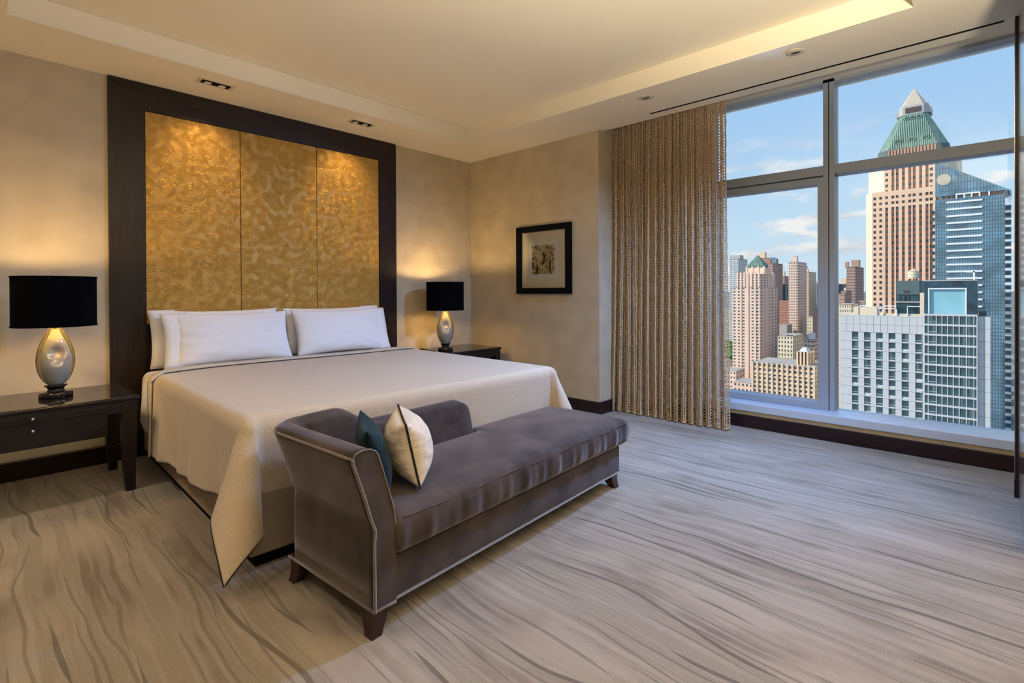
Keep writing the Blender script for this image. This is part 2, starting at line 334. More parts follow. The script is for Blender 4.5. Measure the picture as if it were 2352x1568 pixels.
# ceiling: soffit ring + tray + curtain pocket
mb = MB(); TX0, TX1, TY0, TY1 = 0.18, 3.600, 0.31, 4.015; XE = 4.29
for (a, b_, c, d) in ((XL, TX0, YN, YB), (TX1, XE, YN, YB), (TX0, TX1, YN, TY0), (TX0, TX1, TY1, YB)):
    mb.box(a, b_, c, d, ZS, 3.2)
mb.box(TX0, TX1, TY0, TY1, ZT, 3.2)
mb.box(XE, 5.1, YN, YP, 2.922, 3.2)
struct(mb.build('ceiling', M['ceiling']))
struct(boxo('sun_block_slab', XL-8, 5.02, YN-8, YB+16, 3.2, 9.0, M['white_paint']))  # unseen slab above the room, made oversize to keep sun off the window side
bb = 0.118
struct(boxo('baseboard_back', XL, XW, YB-.05, YB, 0, bb, M['wenge_base'], bevel=.003))
mb = MB(); mb.box(XW-.022, XW, YP-.022, YB, 0, bb); mb.box(XW, XK, YP-.022, YP, 0, bb); struct(mb.build('baseboard_right', M['wenge_base']))
struct(boxo('baseboard_window', XK-.022, XK, YN, YP, 0, 0.108, M['wenge_base'], bevel=.003))
struct(boxo('baseboard_left', XL, XL+.022, YN, YB, 0, bb, M['wenge_base'])); struct(boxo('baseboard_front', XL, XK, YN, YN+.022, 0, bb, M['wenge_base']))
# glossy panelled partition at the right edge with its dark end post
p = struct(boxo('wall_partition', 3.25, 4.145, -0.30, -0.117, 0, ZS, M['panel_wood']))
p = struct(boxo('trim_1', 4.125, 4.16, -0.31, -0.1045, 0.105, ZS, M['wenge_base'], bevel=.002))
boxo('plinth_block', 4.118, 4.166, -0.32, -0.101, 0, 0.105, M['wenge_base'], p, bevel=.002)
boxo('metal_edge', 4.160, 4.166, -0.110, -0.1025, 0.105, ZS, M['steel'], p)

# ------------------------------------------------------------------ window
def window():
    root = bpy.data.objects.new('window_1', None); COL.objects.link(root); root['kind'] = 'structure'
    xf, xg, y0, y1, zb, zt = 4.85, 4.945, YN, YJ, 0.205, 2.922
    boxo('sill', 4.678, 5.02, y0, y1, 0.140, 0.205, M['sill'], root, bevel=.004)
    boxo('head_frame', xf, 5.0, y0, y1, 2.898, zt, M['alu'], root)
    def mull(ya, yb_, nm='mullion'):
        o = boxo(nm, xf, 5.0, ya, yb_, zb, zt, M['alu'], root)
        boxo('groove', xf-.001, xf+.001, (ya+yb_)/2-.003, (ya+yb_)/2+.003, zb, zt, M['black'], o)
    mull(0.928, 1.008); mull(-1.02, -0.94); mull(y0, y0+.06, 'jamb'); mull(y1-.06, y1, 'jamb')
    bays = ((y0+.06, -1.02), (-0.94, 0.928), (1.008, y1-.06))
    for i, (a, b_) in enumerate(bays):
        boxo('transom', xf, 5.0, a, b_, 2.143, 2.222, M['alu'], root, bevel=.002)
        boxo('pane', xg, xg+.012, a-.02, b_+.02, 2.21, 2.91, M['glass'], root)
        if i == 2:       # opening sash in the left bay
            s = 0.042; zt2 = 2.132
            mb = MB(); mb.box(xf+.006, 4.99, a, b_, zb+.002, zb+.056); mb.box(xf+.006, 4.99, a, b_, 2.078, zt2); mb.box(xf+.006, 4.99, a, a+s, zb+.056, 2.078); mb.box(xf+.006, 4.99, b_-s, b_, zb+.056, 2.078)
            o = mb.build('sash', M['alu'], root)
            yh = 1.86
            pts = [(xf-.005, yh-.02, zb+.04), (xf-.04, yh-.018, zb+.075), (xf-.055, yh+.03, zb+.085), (xf-.055, yh+.14, zb+.078)]
            MB().tube(pts, [.011, .010, .009, .007], 8).build('handle', M['alu'], o, True)
            boxo('pane', xg, xg+.012, a+s-.01, b_-s+.01, zb+.05, 2.09, M['glass'], root)
        else:
            boxo('pane', xg, xg+.012, a-.02, b_+.02, zb-.01, 2.16, M['glass'], root)
window()

# ------------------------------------------------------------------ curtain: knotted net, real cords
def curtain():
    root = thing('net_curtain', 'sand-coloured open-work net curtain gathered beside the window', 'curtain', (4.46, 2.25, 0))
    rs = np.random.RandomState(3)
    ya, yb_ = 0.60, -0.605; zt, zb = 2.90, 0.012
    npl = 17; ph = rs.rand(npl+2)*0.9; am = 0.8+0.45*rs.rand(npl+2)
    def S(p, z):
        f = (z-zb)/(zt-zb); low = (1-f)**2
        k = p*npl; i = np.clip(k.astype(int), 0, npl); fr = k-i
        a = am[i]*(1-fr)+am[i+1]*fr; q = ph[i]*(1-fr)+ph[i+1]*fr
        th = 2*np.pi*(k+0.12*q)+0.5*np.sin(2.2*f+3*q)
        A = 0.021*a*(0.72+0.55*low+0.25*np.sin(3*f+4*q)*(1-f))
        x = A*np.sin(th)+0.010*np.sin(2*th+q*3)
        y = ya+(yb_-ya)*p+0.016*np.sin(2*th+1.0)*a+0.014*np.sin(5*q+2.5*f)*(1-f)+(0.5-p)*0.05*low
        return np.stack([x, y, z], -1)
    pf = np.linspace(0, 1, 3000); c = S(pf, np.full(3000, 1.2)); arc = np.r_[0, np.cumsum(np.linalg.norm(np.diff(c, axis=0), axis=1))]
    ns = int(arc[-1]/0.027); nr = 112
    ps = np.interp(np.linspace(0, arc[-1], ns+1), arc, pf); zs = np.linspace(zt, zb, nr+1)
    G = S(np.repeat(ps[:, None], nr+1, 1).ravel(), np.tile(zs, ns+1)).reshape(ns+1, nr+1, 3)
    G[..., :2] += rs.randn(ns+1, nr+1, 2)*0.0012
    segs = []; rad = []
    segs.append(np.stack([G[:, :-1], G[:, 1:]], -2).reshape(-1, 2, 3)); rad.append(np.full(len(segs[-1]), 0.0042))
    segs.append(np.stack([G[:-1, :-1], G[1:, 1:]], -2).reshape(-1, 2, 3)); rad.append(np.full(len(segs[-1]), 0.0034))
    segs.append(np.stack([G[1:, :-1], G[:-1, 1:]], -2).reshape(-1, 2, 3)); rad.append(np.full(len(segs[-1]), 0.0034))
    # knotted hem
    segs.append(np.stack([G[:-1, -1], G[1:, -1]], -2)); rad.append(np.full(len(segs[-1]), 0.006))
    Sg = np.concatenate(segs); Rd = np.concatenate(rad)
    t = Sg[:, 1]-Sg[:, 0]; t /= np.linalg.norm(t, axis=1)[:, None]
    e1 = np.cross(t, np.array([0.8, 0.6, 0.03])); e1 /= np.linalg.norm(e1, axis=1)[:, None]; e2 = np.cross(t, e1)
    V = []
    for end in (0, 1):
        for k in range(3):
            a = 2*np.pi*k/3; V.append(Sg[:, end]+Rd[:, None]*(math.cos(a)*e1+math.sin(a)*e2))
    V = np.stack(V, 1).reshape(-1, 3); n = len(Sg); base = (np.arange(n)*6)[:, None]
    Q = np.concatenate([base+np.array([[k, (k+1) % 3, 3+(k+1) % 3, 3+k]]) for k in range(3)])
    me = bpy.data.meshes.new('net'); me.vertices.add(len(V)); me.vertices.foreach_set('co', V.ravel())
    me.loops.add(Q.size); me.loops.foreach_set('vertex_index', Q.ravel().astype(np.int32)); me.polygons.add(len(Q))
    me.polygons.foreach_set('loop_start', np.arange(len(Q), dtype=np.int32)*4); me.update(calc_edges=True); me.validate()
    me.polygons.foreach_set('use_smooth', [True]*len(me.polygons)); me.materials.append(M['net'])
    o = link(bpy.data.objects.new('net', me), root); o['kind'] = 'stuff'
    boxo('track', -0.03, 0.03, -0.66, 0.52, 2.895, 2.921, M['white_paint'], root)
curtain()

# ------------------------------------------------------------------ ceiling fittings
def double_downlight(x, y, label):
    r = thing('double_downlight', label, 'downlight', (x, y, ZS))
    w, d = 0.122, 0.052
    mb = MB()
    for a, b_, c, e in ((-w, w, -d, -d+.012), (-w, w, d-.012, d), (-w, -w+.024, -d+.012, d-.012), (w-.024, w, -d+.012, d-.012)): mb.box(a, b_, c, e, -.004, 0)
    mb.build('trim', M['downlight_trim'], r)
    MB().box(-w+.024, w-.024, -d+.012, d-.012, -.0015, -.0005).build('dark_opening', M['black'], r)
    for s in (-1, 1):
        MB().lathe([(.002, -.0030), (.024, -.0030), (.026, -.0016)], 20, (s*.048, .016, 0)).build('lamp', M['lamp_lit'], r, True)
        light('picture_spot', 'SPOT', (s*.05, .0, -.012), P_PICTURE, (1.0, 0.66, 0.30), r, (s*.05, .36, -.62), spot_size=R(74), spot_blend=0.9, shadow_soft_size=0.03)
double_downlight(1.305, 4.235, 'two-lamp recessed downlight in the soffit nearer the left lamp')
double_downlight(2.527, 4.25, 'two-lamp recessed downlight in the soffit nearer the room corner')
def round_downlight(x, y, r_, label, power, colr, group=None, size=150, aim=(0, 0, -1)):
    r = thing('round_downlight', label, 'downlight', (x, y, ZS), R(8), group)
    MB().lathe([(r_*.2, -.007), (r_*.86, -.007), (r_*.97, -.004), (r_, 0)], 32).build('trim_ring', M['downlight_trim'], r, True)
    pts = []
    for k in range(24):
        a = 2*math.pi*k/24; pts.append((.34*r_*math.cos(a)*.5, (.30*r_*math.copysign(1, math.sin(a)) if abs(math.sin(a)) > 1e-6 else 0)+.34*r_*math.sin(a)*.6, -.0076))
    mesh('slot', pts+[(a, b_, -.0068) for a, b_, c in pts], [tuple(range(24))]+[(k, (k+1) % 24, 24+(k+1) % 24, 24+k) for k in range(24)], M['black'], r)
    light('down_beam', 'SPOT', (0, 0, -.02), power, colr, r, aim, spot_size=R(size), spot_blend=1.0, shadow_soft_size=0.11)
round_downlight(3.775, 2.03, .058, 'round recessed downlight in the soffit above the curtain', P_DAYLIGHT_BEAM*.55, (0.34, 0.56, 1.0), size=105, aim=(-1.35, .45, -2.1))  # real fittings; their blue beams are added in place of window daylight
round_downlight(3.737, .934, .055, 'round recessed downlight in the soffit nearer the right edge', P_DAYLIGHT_BEAM*1.7, (0.22, 0.46, 1.0), size=145, aim=(-1.0, .95, -2.4))
for (x, y, p_, lb) in ((-0.5, 3.6, 1.4, 'added unseen fill downlight in the left soffit near the bed wall'), (-0.5, 1.9, .7, 'added unseen fill downlight in the left soffit beside the viewpoint'),
                   (1.2, -0.9, .06, 'added unseen fill downlight in the near soffit above the added uplighter'), (2.7, -0.9, .06, 'added unseen fill downlight in the near soffit beside the partition')):
    round_downlight(x, y, .055, lb, P_FILL_DOWN*p_, (1.0, 0.88, 0.70), 'added fill downlights out of view', size=118)  # unseen extra downlights, added to brighten the left and near room
o = boxo('slot_diffuser', 4.140, 4.160, -0.06, 2.19, ZS-.003, ZS+.001, M['black']); tag(o, 'long thin black air slot in the soffit along the window', 'air vent')

# ------------------------------------------------------------------ headboard wall panel
def headboard():
    r = thing('headboard', 'tall dark wood headboard panel framing three embossed gold panels', 'headboard', (1.928, YB, 0))
    x0, x1, zt = -1.21, 1.21, 2.752; a0, a1, zb, zg = -0.993, 1.003, 0.969, 2.555; y = -0.026
    def piece(nm, poly, m):
        n = len(poly); mesh(nm, [(px, y, pz) for px, pz in poly]+[(px, -.001, pz) for px, pz in poly], [tuple(range(n)), tuple(range(n, 2*n))[::-1]]+[(k+n, (k+1) % n+n, (k+1) % n, k) for k in range(n)], m, r)
    g = .0012
    piece('stile', [(x0, 0.0), (a0-g, 0.0), (a0-g, zg+g), (x0, zt-g)], M['wenge'])
    piece('stile', [(a1+g, 0.0), (x1, 0.0), (x1, zt-g), (a1+g, zg+g)], M['wenge'])
    piece('top_rail', [(a0, zg+g), (a1, zg+g), (x1-g, zt), (x0+g, zt)], M['wenge_h'])
    piece('lower_board', [(a0+g, 0.0), (a1-g, 0.0), (a1-g, zb-g), (a0+g, zb-g)], M['wenge_h'])
    w = (a1-a0)/3
    for k in range(3): boxo('gold_panel', a0+k*w+.0025, a0+(k+1)*w-.0025, -.020, -.001, zb, zg-.001, M['gold'], r, bevel=.002)
headboard()

# ------------------------------------------------------------------ framed picture
def picture():
    r = thing('framed_picture', 'abstract of black and ochre spots in a black frame on the side wall', 'picture', (XW, 3.471, 1.536))
    hy, hz, t = 0.372, 0.364, 0.070
    def bar(nm, poly):
        n = 4; mesh(nm, [(-.032, a, b_) for a, b_ in poly]+[(-.001, a, b_) for a, b_ in poly], [(0, 1, 2, 3), (7, 6, 5, 4)]+[(k+n, (k+1) % n+n, (k+1) % n, k) for k in range(n)], M['black'], r)
    iy, iz = hy-t, hz-t+.008
    bar('frame_bar', [(-hy, -hz), (-iy, -iz), (-iy, iz), (-hy, hz)]); bar('frame_bar', [(iy, -iz), (hy, -hz), (hy, hz), (iy, iz)])
    bar('frame_bar', [(-hy, hz), (-iy, iz), (iy, iz), (hy, hz)]); bar('frame_bar', [(-hy, -hz), (hy, -hz), (iy, -iz), (-iy, -iz)])
    boxo('mat_board', -.012, -.004, -iy, iy, -iz, iz, M['mat_board'], r)
    boxo('paper', -.0135, -.012, -.212, .204, -.208, .213, M['paper'], r)
    # the print: flat ink shapes, y mirrored because it is seen facing +x
    ink = [mat('print_ground', (0.50, 0.43, 0.32), 0.9, var=0.15, vscale=30), mat('print_black', (0.02, 0.022, 0.02), 0.9), mat('print_ochre', (0.40, 0.22, 0.04), 0.9), mat('print_green', (0.07, 0.085, 0.05), 0.9)]
    mb = MB(); aw, ah = 0.152, 0.154; mb.add([(-.0138, -aw, -ah), (-.0138, aw, -ah), (-.0138, aw, ah), (-.0138, -aw, ah)], [(3, 2, 1, 0)], 0)
    def P(u, v): return (aw-2*aw*u, ah-2*ah*v)          # u to the right in the photo, v downwards
    def blob(u, v, ru, rv, m, x):
        pts = []
        for k in range(14):
            a = 2*math.pi*k/14; q = P(min(1, max(0, u+ru*math.cos(a))), min(1, max(0, v+rv*math.sin(a)))); pts.append((x, q[0], q[1]))
        mb.add(pts, [tuple(range(14))], m)
    def worm(pts, w):
        L_ = []; Rr = []
        for i, (u, v) in enumerate(pts):
            a = pts[max(0, i-1)]; b_ = pts[min(len(pts)-1, i+1)]; du, dv = b_[0]-a[0], b_[1]-a[1]; l_ = math.hypot(du, dv); ww = w*(0.55 if i in (0, len(pts)-1) else 1)
            nu, nv = -dv/l_*ww, du/l_*ww
            for lst, s in ((L_, 1), (Rr, -1)): q = P(min(1, max(0, u+s*nu)), min(1, max(0, v+s*nv))); lst.append((-.0146, q[0], q[1]))
        n = len(pts); mb.add(L_+Rr, [(i, i+1, n+i+1, n+i) for i in range(n-1)], 1)
    rs = random.Random(5)
    for u, v, a, b_ in ((.22, .10, .06, .09), (.66, .1, .07, .1), (.72, .24, .05, .08), (.85, .12, .04, .1), (.05, .3, .05, .08), (.12, .4, .05, .06), (.18, .55, .05, .07), (.36, .58, .04, .06), (.62, .35, .04, .06), (.8, .45, .05, .09), (.95, .35, .05, .05), (.66, .62, .05, .1), (.2, .7, .06, .07), (.33, .82, .04, .09), (.46, .88, .06, .06), (.6, .75, .05, .07), (.7, .86, .05, .1), (.95, .83, .06, .09), (.9, .6, .04, .06), (.38, .96, .05, .05), (.06, .97, .06, .04), (.58, .95, .04, .06)):
        blob(u, v, a*.8, b_, 2, -.0141)
    for k in range(54):
        u, v = rs.random(), rs.random()
        if abs(u-.42) < .2 and .2 < v < .72: continue
        blob(u, v, .018+.022*rs.random(), .022+.028*rs.random(), rs.choice((1, 1, 3, 3, 2)), -.0143-.00001*k)
    worm([(.48, .27), (.52, .30), (.56, .38), (.565, .47), (.53, .57), (.47, .64), (.43, .66)], .062)
    worm([(.25, .72), (.235, .8), (.235, .9), (.25, 1.0)], .05); worm([(.84, .52), (.81, .62), (.79, .75), (.82, .88), (.86, 1.0)], .048); worm([(.0, .56), (.045, .62), (.05, .72), (.02, .82)], .04)
    mb.build('print', None, r, mats=ink)
    boxo('picture_glass', -.020, -.018, -iy, iy, -iz, iz, M['glass'], r)
picture()

# ------------------------------------------------------------------ nightstands
def nightstand(x0, x1, y0, y1, label):
    r = thing('nightstand', label, 'nightstand', ((x0+x1)/2, (y0+y1)/2, 0), group='pair of nightstands')
    w, d = (x1-x0)/2, (y1-y0)/2; zt = .578
    boxo('top', -w, w, -d, d, zt-.022, zt-.006, M['stand'], r, bevel=.003)
    boxo('glass_top', -w+.008, w-.008, -d+.008, d-.008, zt-.006, zt, M['stand_top'], r, bevel=.002)
    boxo('apron', -w+.012, w-.012, -d+.012, -d+.034, zt-.095, zt-.022, M['stand'], r, bevel=.002)
    boxo('apron', -w+.012, w-.012, d-.034, d-.012, zt-.095, zt-.022, M['stand'], r, bevel=.002)
    for s in (-1, 1): boxo('apron', s*(w-.023)-.011, s*(w-.023)+.011, -d+.034, d-.034, zt-.095, zt-.022, M['stand'], r)
    bx = w-.155
    boxo('box_body', -bx, bx, -d+.03, d-.03, zt-.225, zt-.095, M['stand'], r, bevel=.002)
    s_ = boxo('pull_out_tray', -bx+.004, bx-.004, -d+.006, -d+.018, zt-.082, zt-.046, M['stand'], r, bevel=.002)
    kb = MB().lathe([(.004, 0), (.004, .008), (.0085, .013), (.0095, .018), (.006, .023), (.001, .0245)], 14).build('knob', M['steel'], s_, True)
    kb.rotation_euler = (R(90), 0, 0); kb.location = (0, -d+.006, zt-.058)
    s_ = boxo('drawer', -bx+.002, bx-.002, -d+.014, -d+.030, zt-.223, zt-.092, M['stand'], r, bevel=.002)
    kb = MB().lathe([(.004, 0), (.004, .008), (.0085, .013), (.0095, .018), (.006, .023), (.001, .0245)], 14).build('knob', M['steel'], s_, True)
    kb.rotation_euler = (R(90), 0, 0); kb.location = (0, -d+.014, zt-.125)
    for sx in (-1, 1):
        for sy in (-1, 1):
            rings = []
            for z, h in ((0, .023), (.14, .029), (.33, .036), (zt-.022, .038)):
                ox = sx*(w-.010-h) if True else 0; cy = sy*(d-.010-.038)
                ox = sx*(w-.012-.038)+sx*(.006 if z < .1 else 0)
                rings.append([(ox-h, cy-h, z), (ox+h, cy-h, z), (ox+h, cy+h, z), (ox-h, cy+h, z)])
            MB().loft(rings).build('leg', M['stand'], r)
    return r
nightstand(-0.225, 0.738, 3.80, 4.43, 'dark wood nightstand left of the bed with two small silver knobs')
nightstand(3.165, 4.118, 4.00, 4.57, 'dark wood nightstand right of the bed in the room corner')

# ------------------------------------------------------------------ table lamps
def table_lamp(x, y, z, label, rz):
    r = thing('table_lamp', label, 'lamp', (x, y, z), rz, 'pair of bedside lamps')
    MB().lathe([(.001, 0), (.078, 0), (.080, .004), (.080, .024), (.076, .030), (.047, .032), (.040, .040), (.038, .050), (.043, .060), (.053, .066), (.056, .071), (.052, .074), (.001, .074)], 40).build('foot', M['black_gloss'], r, True)
    z0, H = .074, .345
    def prof(t):      # half width of the egg
        return .034+.056*math.sin(math.pi*min(1, (t**0.82)*1.0))**0.85 if t < 1 else .034
    # inner grey body, pressed in at the front
    V = []; F = []; nr, nk = 44, 56
    for i in range(nr+1):
        t = i/nr; w = .034*(1-t)+.014*t+.053*math.sin(math.pi*t**.86)**.9*(1.0 if t < .6 else 1-.18*((t-.6)/.4))
        for k in range(nk):
            a = 2*math.pi*k/nk; px, py, pz = w*math.cos(a), .84*w*math.sin(a), z0+H*.985*t
            # dimple facing the room (-y side)
            dx, dz = px-.006, pz-(z0+H*.56)
            if py < 0:
                g = math.exp(-(dx*dx+dz*dz*.8)/.0011); py += .036*g
                g2 = math.exp(-((dx+.004)**2/.0016+(dz+.055)**2/.0005)); py += .010*g2
            V.append((px, py, pz))
    for i in range(nr):
        for k in range(nk): F.append((i*nk+k, i*nk+(k+1) % nk, (i+1)*nk+(k+1) % nk, (i+1)*nk+k))
    F += [tuple(range(nk))[::-1], tuple(range(nr*nk, nr*nk+nk))]
    mesh('glass_body', V, F, M['body_glass'], r, True)
    # clear amber casing, a flattened egg a little wider than the body
    def ring(t):
        w = .037*(1-t)+.020*t+.056*math.sin(math.pi*t**.86)**.8
        return (w, z0+.004+H*t)
    MB().lathe([ring(i/36) for i in range(37)], 48, sx=1.05, sy=.30).build('amber_casing', M['amber'], r, True)
    MB().lathe([(.020, z0+H), (.020, z0+H+.012), (.009, z0+H+.016), (.009, z0+H+.10), (.016, z0+H+.105), (.016, z0+H+.15), (.008, z0+H+.155)], 18).build('socket', M['brass'], r, True)
    zs0, zs1, rr = .425, .725, .197
    MB().lathe([(rr, zs0), (rr, zs1)], 64, cap=False).build('shade', M['shade_black'], r, True)
    MB().lathe([(rr-.003, zs1), (rr-.003, zs0)], 64, cap=False).build('shade_lining', M['shade_in'], r, True)
    for zz in (zs0, zs1): MB().tube([(rr*math.cos(2*math.pi*k/64), rr*math.sin(2*math.pi*k/64), zz+(.004 if zz == zs0 else -.004)) for k in range(64)], .0045, 6, closed=True).build('shade_rim', M['shade_black'], r, True)
    mb = MB()
    for k in range(3): a = 2*math.pi*k/3+.4; mb.tube([(0, 0, zs1-.012), (rr*math.cos(a), rr*math.sin(a), zs1-.012)], .002, 5)
    mb.tube([(.055*math.cos(t)*1, 0, z0+H+.02+.26*math.sin(max(0, t))) if False else (.05*math.sin(t), 0, z0+H+.03+(zs1-.012-z0-H-.03)*t/math.pi) for t in np.linspace(0, math.pi, 14)], .002, 5)
    mb.tube([(-.05*math.sin(t), 0, z0+H+.03+(zs1-.012-z0-H-.03)*t/math.pi) for t in np.linspace(0, math.pi, 14)], .002, 5)
    mb.build('harp', M['brass'], r, True)
    MB().lathe([(.001, zs1-.014), (.010, zs1-.014), (.012, zs1-.006), (.016, zs1+.001), (.014, zs1+.005), (.001, zs1+.006)], 16).build('finial', M['brass'], r, True)
    MB().lathe([(.001, .545), (.014, .548), (.026, .575), (.029, .60), (.022, .628), (.001, .640)], 20).build('bulb', mat('lit_bulb', (1, .9, .7), .4, emis=(1.0, .74, .38), estr=3.0), r, True)
    light('bulb_glow', 'POINT', (0, 0, .665), P_TABLE, (1.0, 0.72, 0.34), r, shadow_soft_size=0.03)
    light('bulb_glow', 'POINT', (0, 0, .50), P_TABLE*.35, (1.0, 0.72, 0.34), r, shadow_soft_size=0.03)
    return r
table_lamp(.383, 4.13, .578, 'glass lamp with black drum shade on the left nightstand', R(-5))
table_lamp(3.50, 4.235, .578, 'glass lamp with black drum shade on the right nightstand', R(-39))
o = MB().tube([(3.415, 4.285, .583), (3.36, 4.32, .583), (3.30, 4.35, .584), (3.26, 4.33, .600), (3.25, 4.29, .604), (3.28, 4.27, .588), (3.33, 4.30, .583), (3.38, 4.40, .583), (3.40, 4.55, .583)], .003, 6).build('lamp_cord', M['black'], None, True)
tag(o, 'thin black lamp cord looped on the right nightstand', 'cord')

# ------------------------------------------------------------------ bed
BO = (0.835, 2.325, 0.0); BR = R(-1.7); BW, BL = 2.04, 2.20
def bed():
    r = thing('bed', 'king bed with beige upholstered base on a black plinth', 'bed', BO, BR)
    boxo('plinth', .03, BW-.03, .03, BL, 0, .055, M['black'], r)
    boxo('base', 0, BW, 0, BL, .055, .335, M['bedbase'], r, bevel=.012)
    soft_box('mattress', (BW/2-.005, (BL-.02)/2, .1425), .05, (48, 48, 8), M['mattress'], r, lambda x, y, z: (x+BW/2, y+BL/2+.005, z+.4775))
bed()
def drape(name, matr, parent, x0, x1, y0, y1, ztop, ol, of, orr, nx, ny, rad=.05, flare=.06, ripple=.012, bump_c=.36, slant=0.0, thick=.006, seed=1, foot=True):
    """cloth over the bed top: ol/of/orr give the overhang (as functions) left, at the foot and right"""
    rs = np.random.RandomState(seed); q1, q2, q3 = rs.rand(3)*6
    xa = max(ol(0), ol(1)); xb = max(orr(0), orr(1)); ya = max(of(0), of(1)) if foot else 0
    def hang(d, fl):
        if d <= 0: return 0.0, 0.0
        la = rad*math.pi/2
        if d < la: return rad*math.sin(d/rad), rad*(1-math.cos(d/rad))
        e = d-la; return rad+fl*e, rad+e*math.sqrt(max(0.05, 1-fl*fl))
    S_ = np.concatenate([np.linspace(-1, 0, nx//4+1)[:-1], np.linspace(0, 1, nx//2), np.linspace(1, 2, nx//4+1)[1:]])
    T_ = np.concatenate([np.linspace(-1, 0, ny//3+1)[:-1], np.linspace(0, 1, ny-ny//3)]) if foot else np.linspace(0, 1, ny)
    V = []
    for t in T_:
        tt = min(1, max(0, t)); dl_, dr_ = ol(tt), orr(tt); df = -t*of(0.5) if t < 0 else 0.0
        yb = y0+(y1-y0)*tt
        for s in S_:
            yb = y0+(y1-y0)*tt
            dx = -s*dl_ if s < 0 else ((s-1)*dr_ if s > 1 else 0.0); ss = min(1, max(0, s)); xb_ = x0+(x1-x0)*ss
            yb -= slant*.45*(max(0, 1-ss/.2)**2+.4*max(0, 1-(1-ss)/.12)**2)*tt**6
            if dx <= 0 and df <= 0:
                V.append((xb_, yb, ztop+.004*math.sin(3*xb_+q1)*math.sin(2.3*yb+q2))); continue
            if df > 0: df2 = -t*of(ss)
            else: df2 = 0.0
            sg = -1 if s < 0 else 1
            r_ = math.hypot(dx, df2); a = math.atan2(df2, dx)
            c2 = math.sin(2*a) if (dx > 0 and df2 > 0) else 0.0
            o_, dn = hang(r_, flare*math.cos(a)+bump_c*c2**.4)
            if c2 == 0.0 and df2 > 0: o_ *= .62
            k = min(1, max(0, (r_-.08)/.35))
            if c2 == 0.0:
                co = yb if dx > 0 else xb_
                o_ += ripple*k*(math.sin(7.5*co+q3)+.7*math.sin(15*co+q1)+.4*math.sin(27*co+q2))*(1 if dx > 0 else .35)
            ux, uy = (sg*math.cos(a), -math.sin(a)); X = (xb_ if dx <= 0 else (x0 if s < 0 else x1))+ux*o_; Y = (yb if df2 <= 0 else y0)+uy*o_
            Y -= .8*slant*tt**6*min(1, max(0, dx)/max(.01, dl_ if s < 0 else dr_))**1.3
            V.append((X, Y, max(.012, ztop-dn)))
    n = len(S_); m_ = len(T_); F = [(j*n+i, j*n+i+1, (j+1)*n+i+1, (j+1)*n+i) for j in range(m_-1) for i in range(n-1)]
    o = mesh(name, V, F, matr, parent, True); so = o.modifiers.new('thickness', 'SOLIDIFY'); so.thickness = thick; so.offset = 0
    # hem loop: left edge, foot edge, right edge
    hem = [V[j*n] for j in range(m_-1, -1, -1)]+[V[i] for i in range(1, n)]+[V[j*n+n-1] for j in range(1, m_)]
    headrow = V[(m_-1)*n:]
    return o, hem, headrow, V, n, m_, S_, T_
def bed_linen():
    rs_ = thing('bed_sheet', 'white top sheet hanging out above the beige coverlet', 'sheet', BO, BR)
    drape('cloth', M['sheet'], rs_, .02, BW-.02, 1.66, 2.10, .640, lambda t: .40-.05*t, lambda t: 0, lambda t: .36, 64, 16, rad=.05, flare=.085, ripple=.006, thick=.005, foot=False, seed=4, slant=.10)
    rc = thing('coverlet', 'beige woven coverlet with dark piping draped over the bed', 'bedspread', BO, BR)
    ol = lambda t: .42+.13*t
    o, hem, head, V, n, m_, S_, T_ = drape('cloth', M['cover'], rc, .03, BW-.03, .045, 1.965, .660, ol, lambda t: .525, lambda t: .47, 120, 108, rad=.065, flare=.075, ripple=.011, seed=9, slant=.30)
    MB().tube([(a, b_, max(.014, c)) for a, b_, c in hem], .0042, 5).build('piping', M['piping'], rc, True)
    # turned-back hem band at the head end
    j1 = m_-1; j0 = m_-9; VV = []; k0 = 0
    for j in range(j0, j1+1):
        for i in range(n):
            p = V[j*n+i]; q = V[j*n+min(n-1, i+1)]; s = S_[i]
            off = .007+(.009 if j == j0 else 0.0)
            out = (-1 if s < 0 else (1 if s > 1 else 0))
            VV.append((p[0]+out*off*.9, p[1]+(.004 if j == j1 else 0), p[2]+(off if out == 0 else off*.2)))
    r_ = j1-j0+1; FF = [(j*n+i, j*n+i+1, (j+1)*n+i+1, (j+1)*n+i) for j in range(r_-1) for i in range(n-1)]
    ob = mesh('turned_band', VV, FF, M['cover'], rc, True); so = ob.modifiers.new('thickness', 'SOLIDIFY'); so.thickness = .006; so.offset = 0
    MB().tube(VV[:n], .0075, 6).build('fold_roll', M['cover_hem'], rc, True)
    MB().tube([(p[0], p[1]+.005, p[2]-.002) for p in VV[(r_-1)*n:]], .004, 5).build('head_piping', M['piping'], rc, True)
bed_linen()

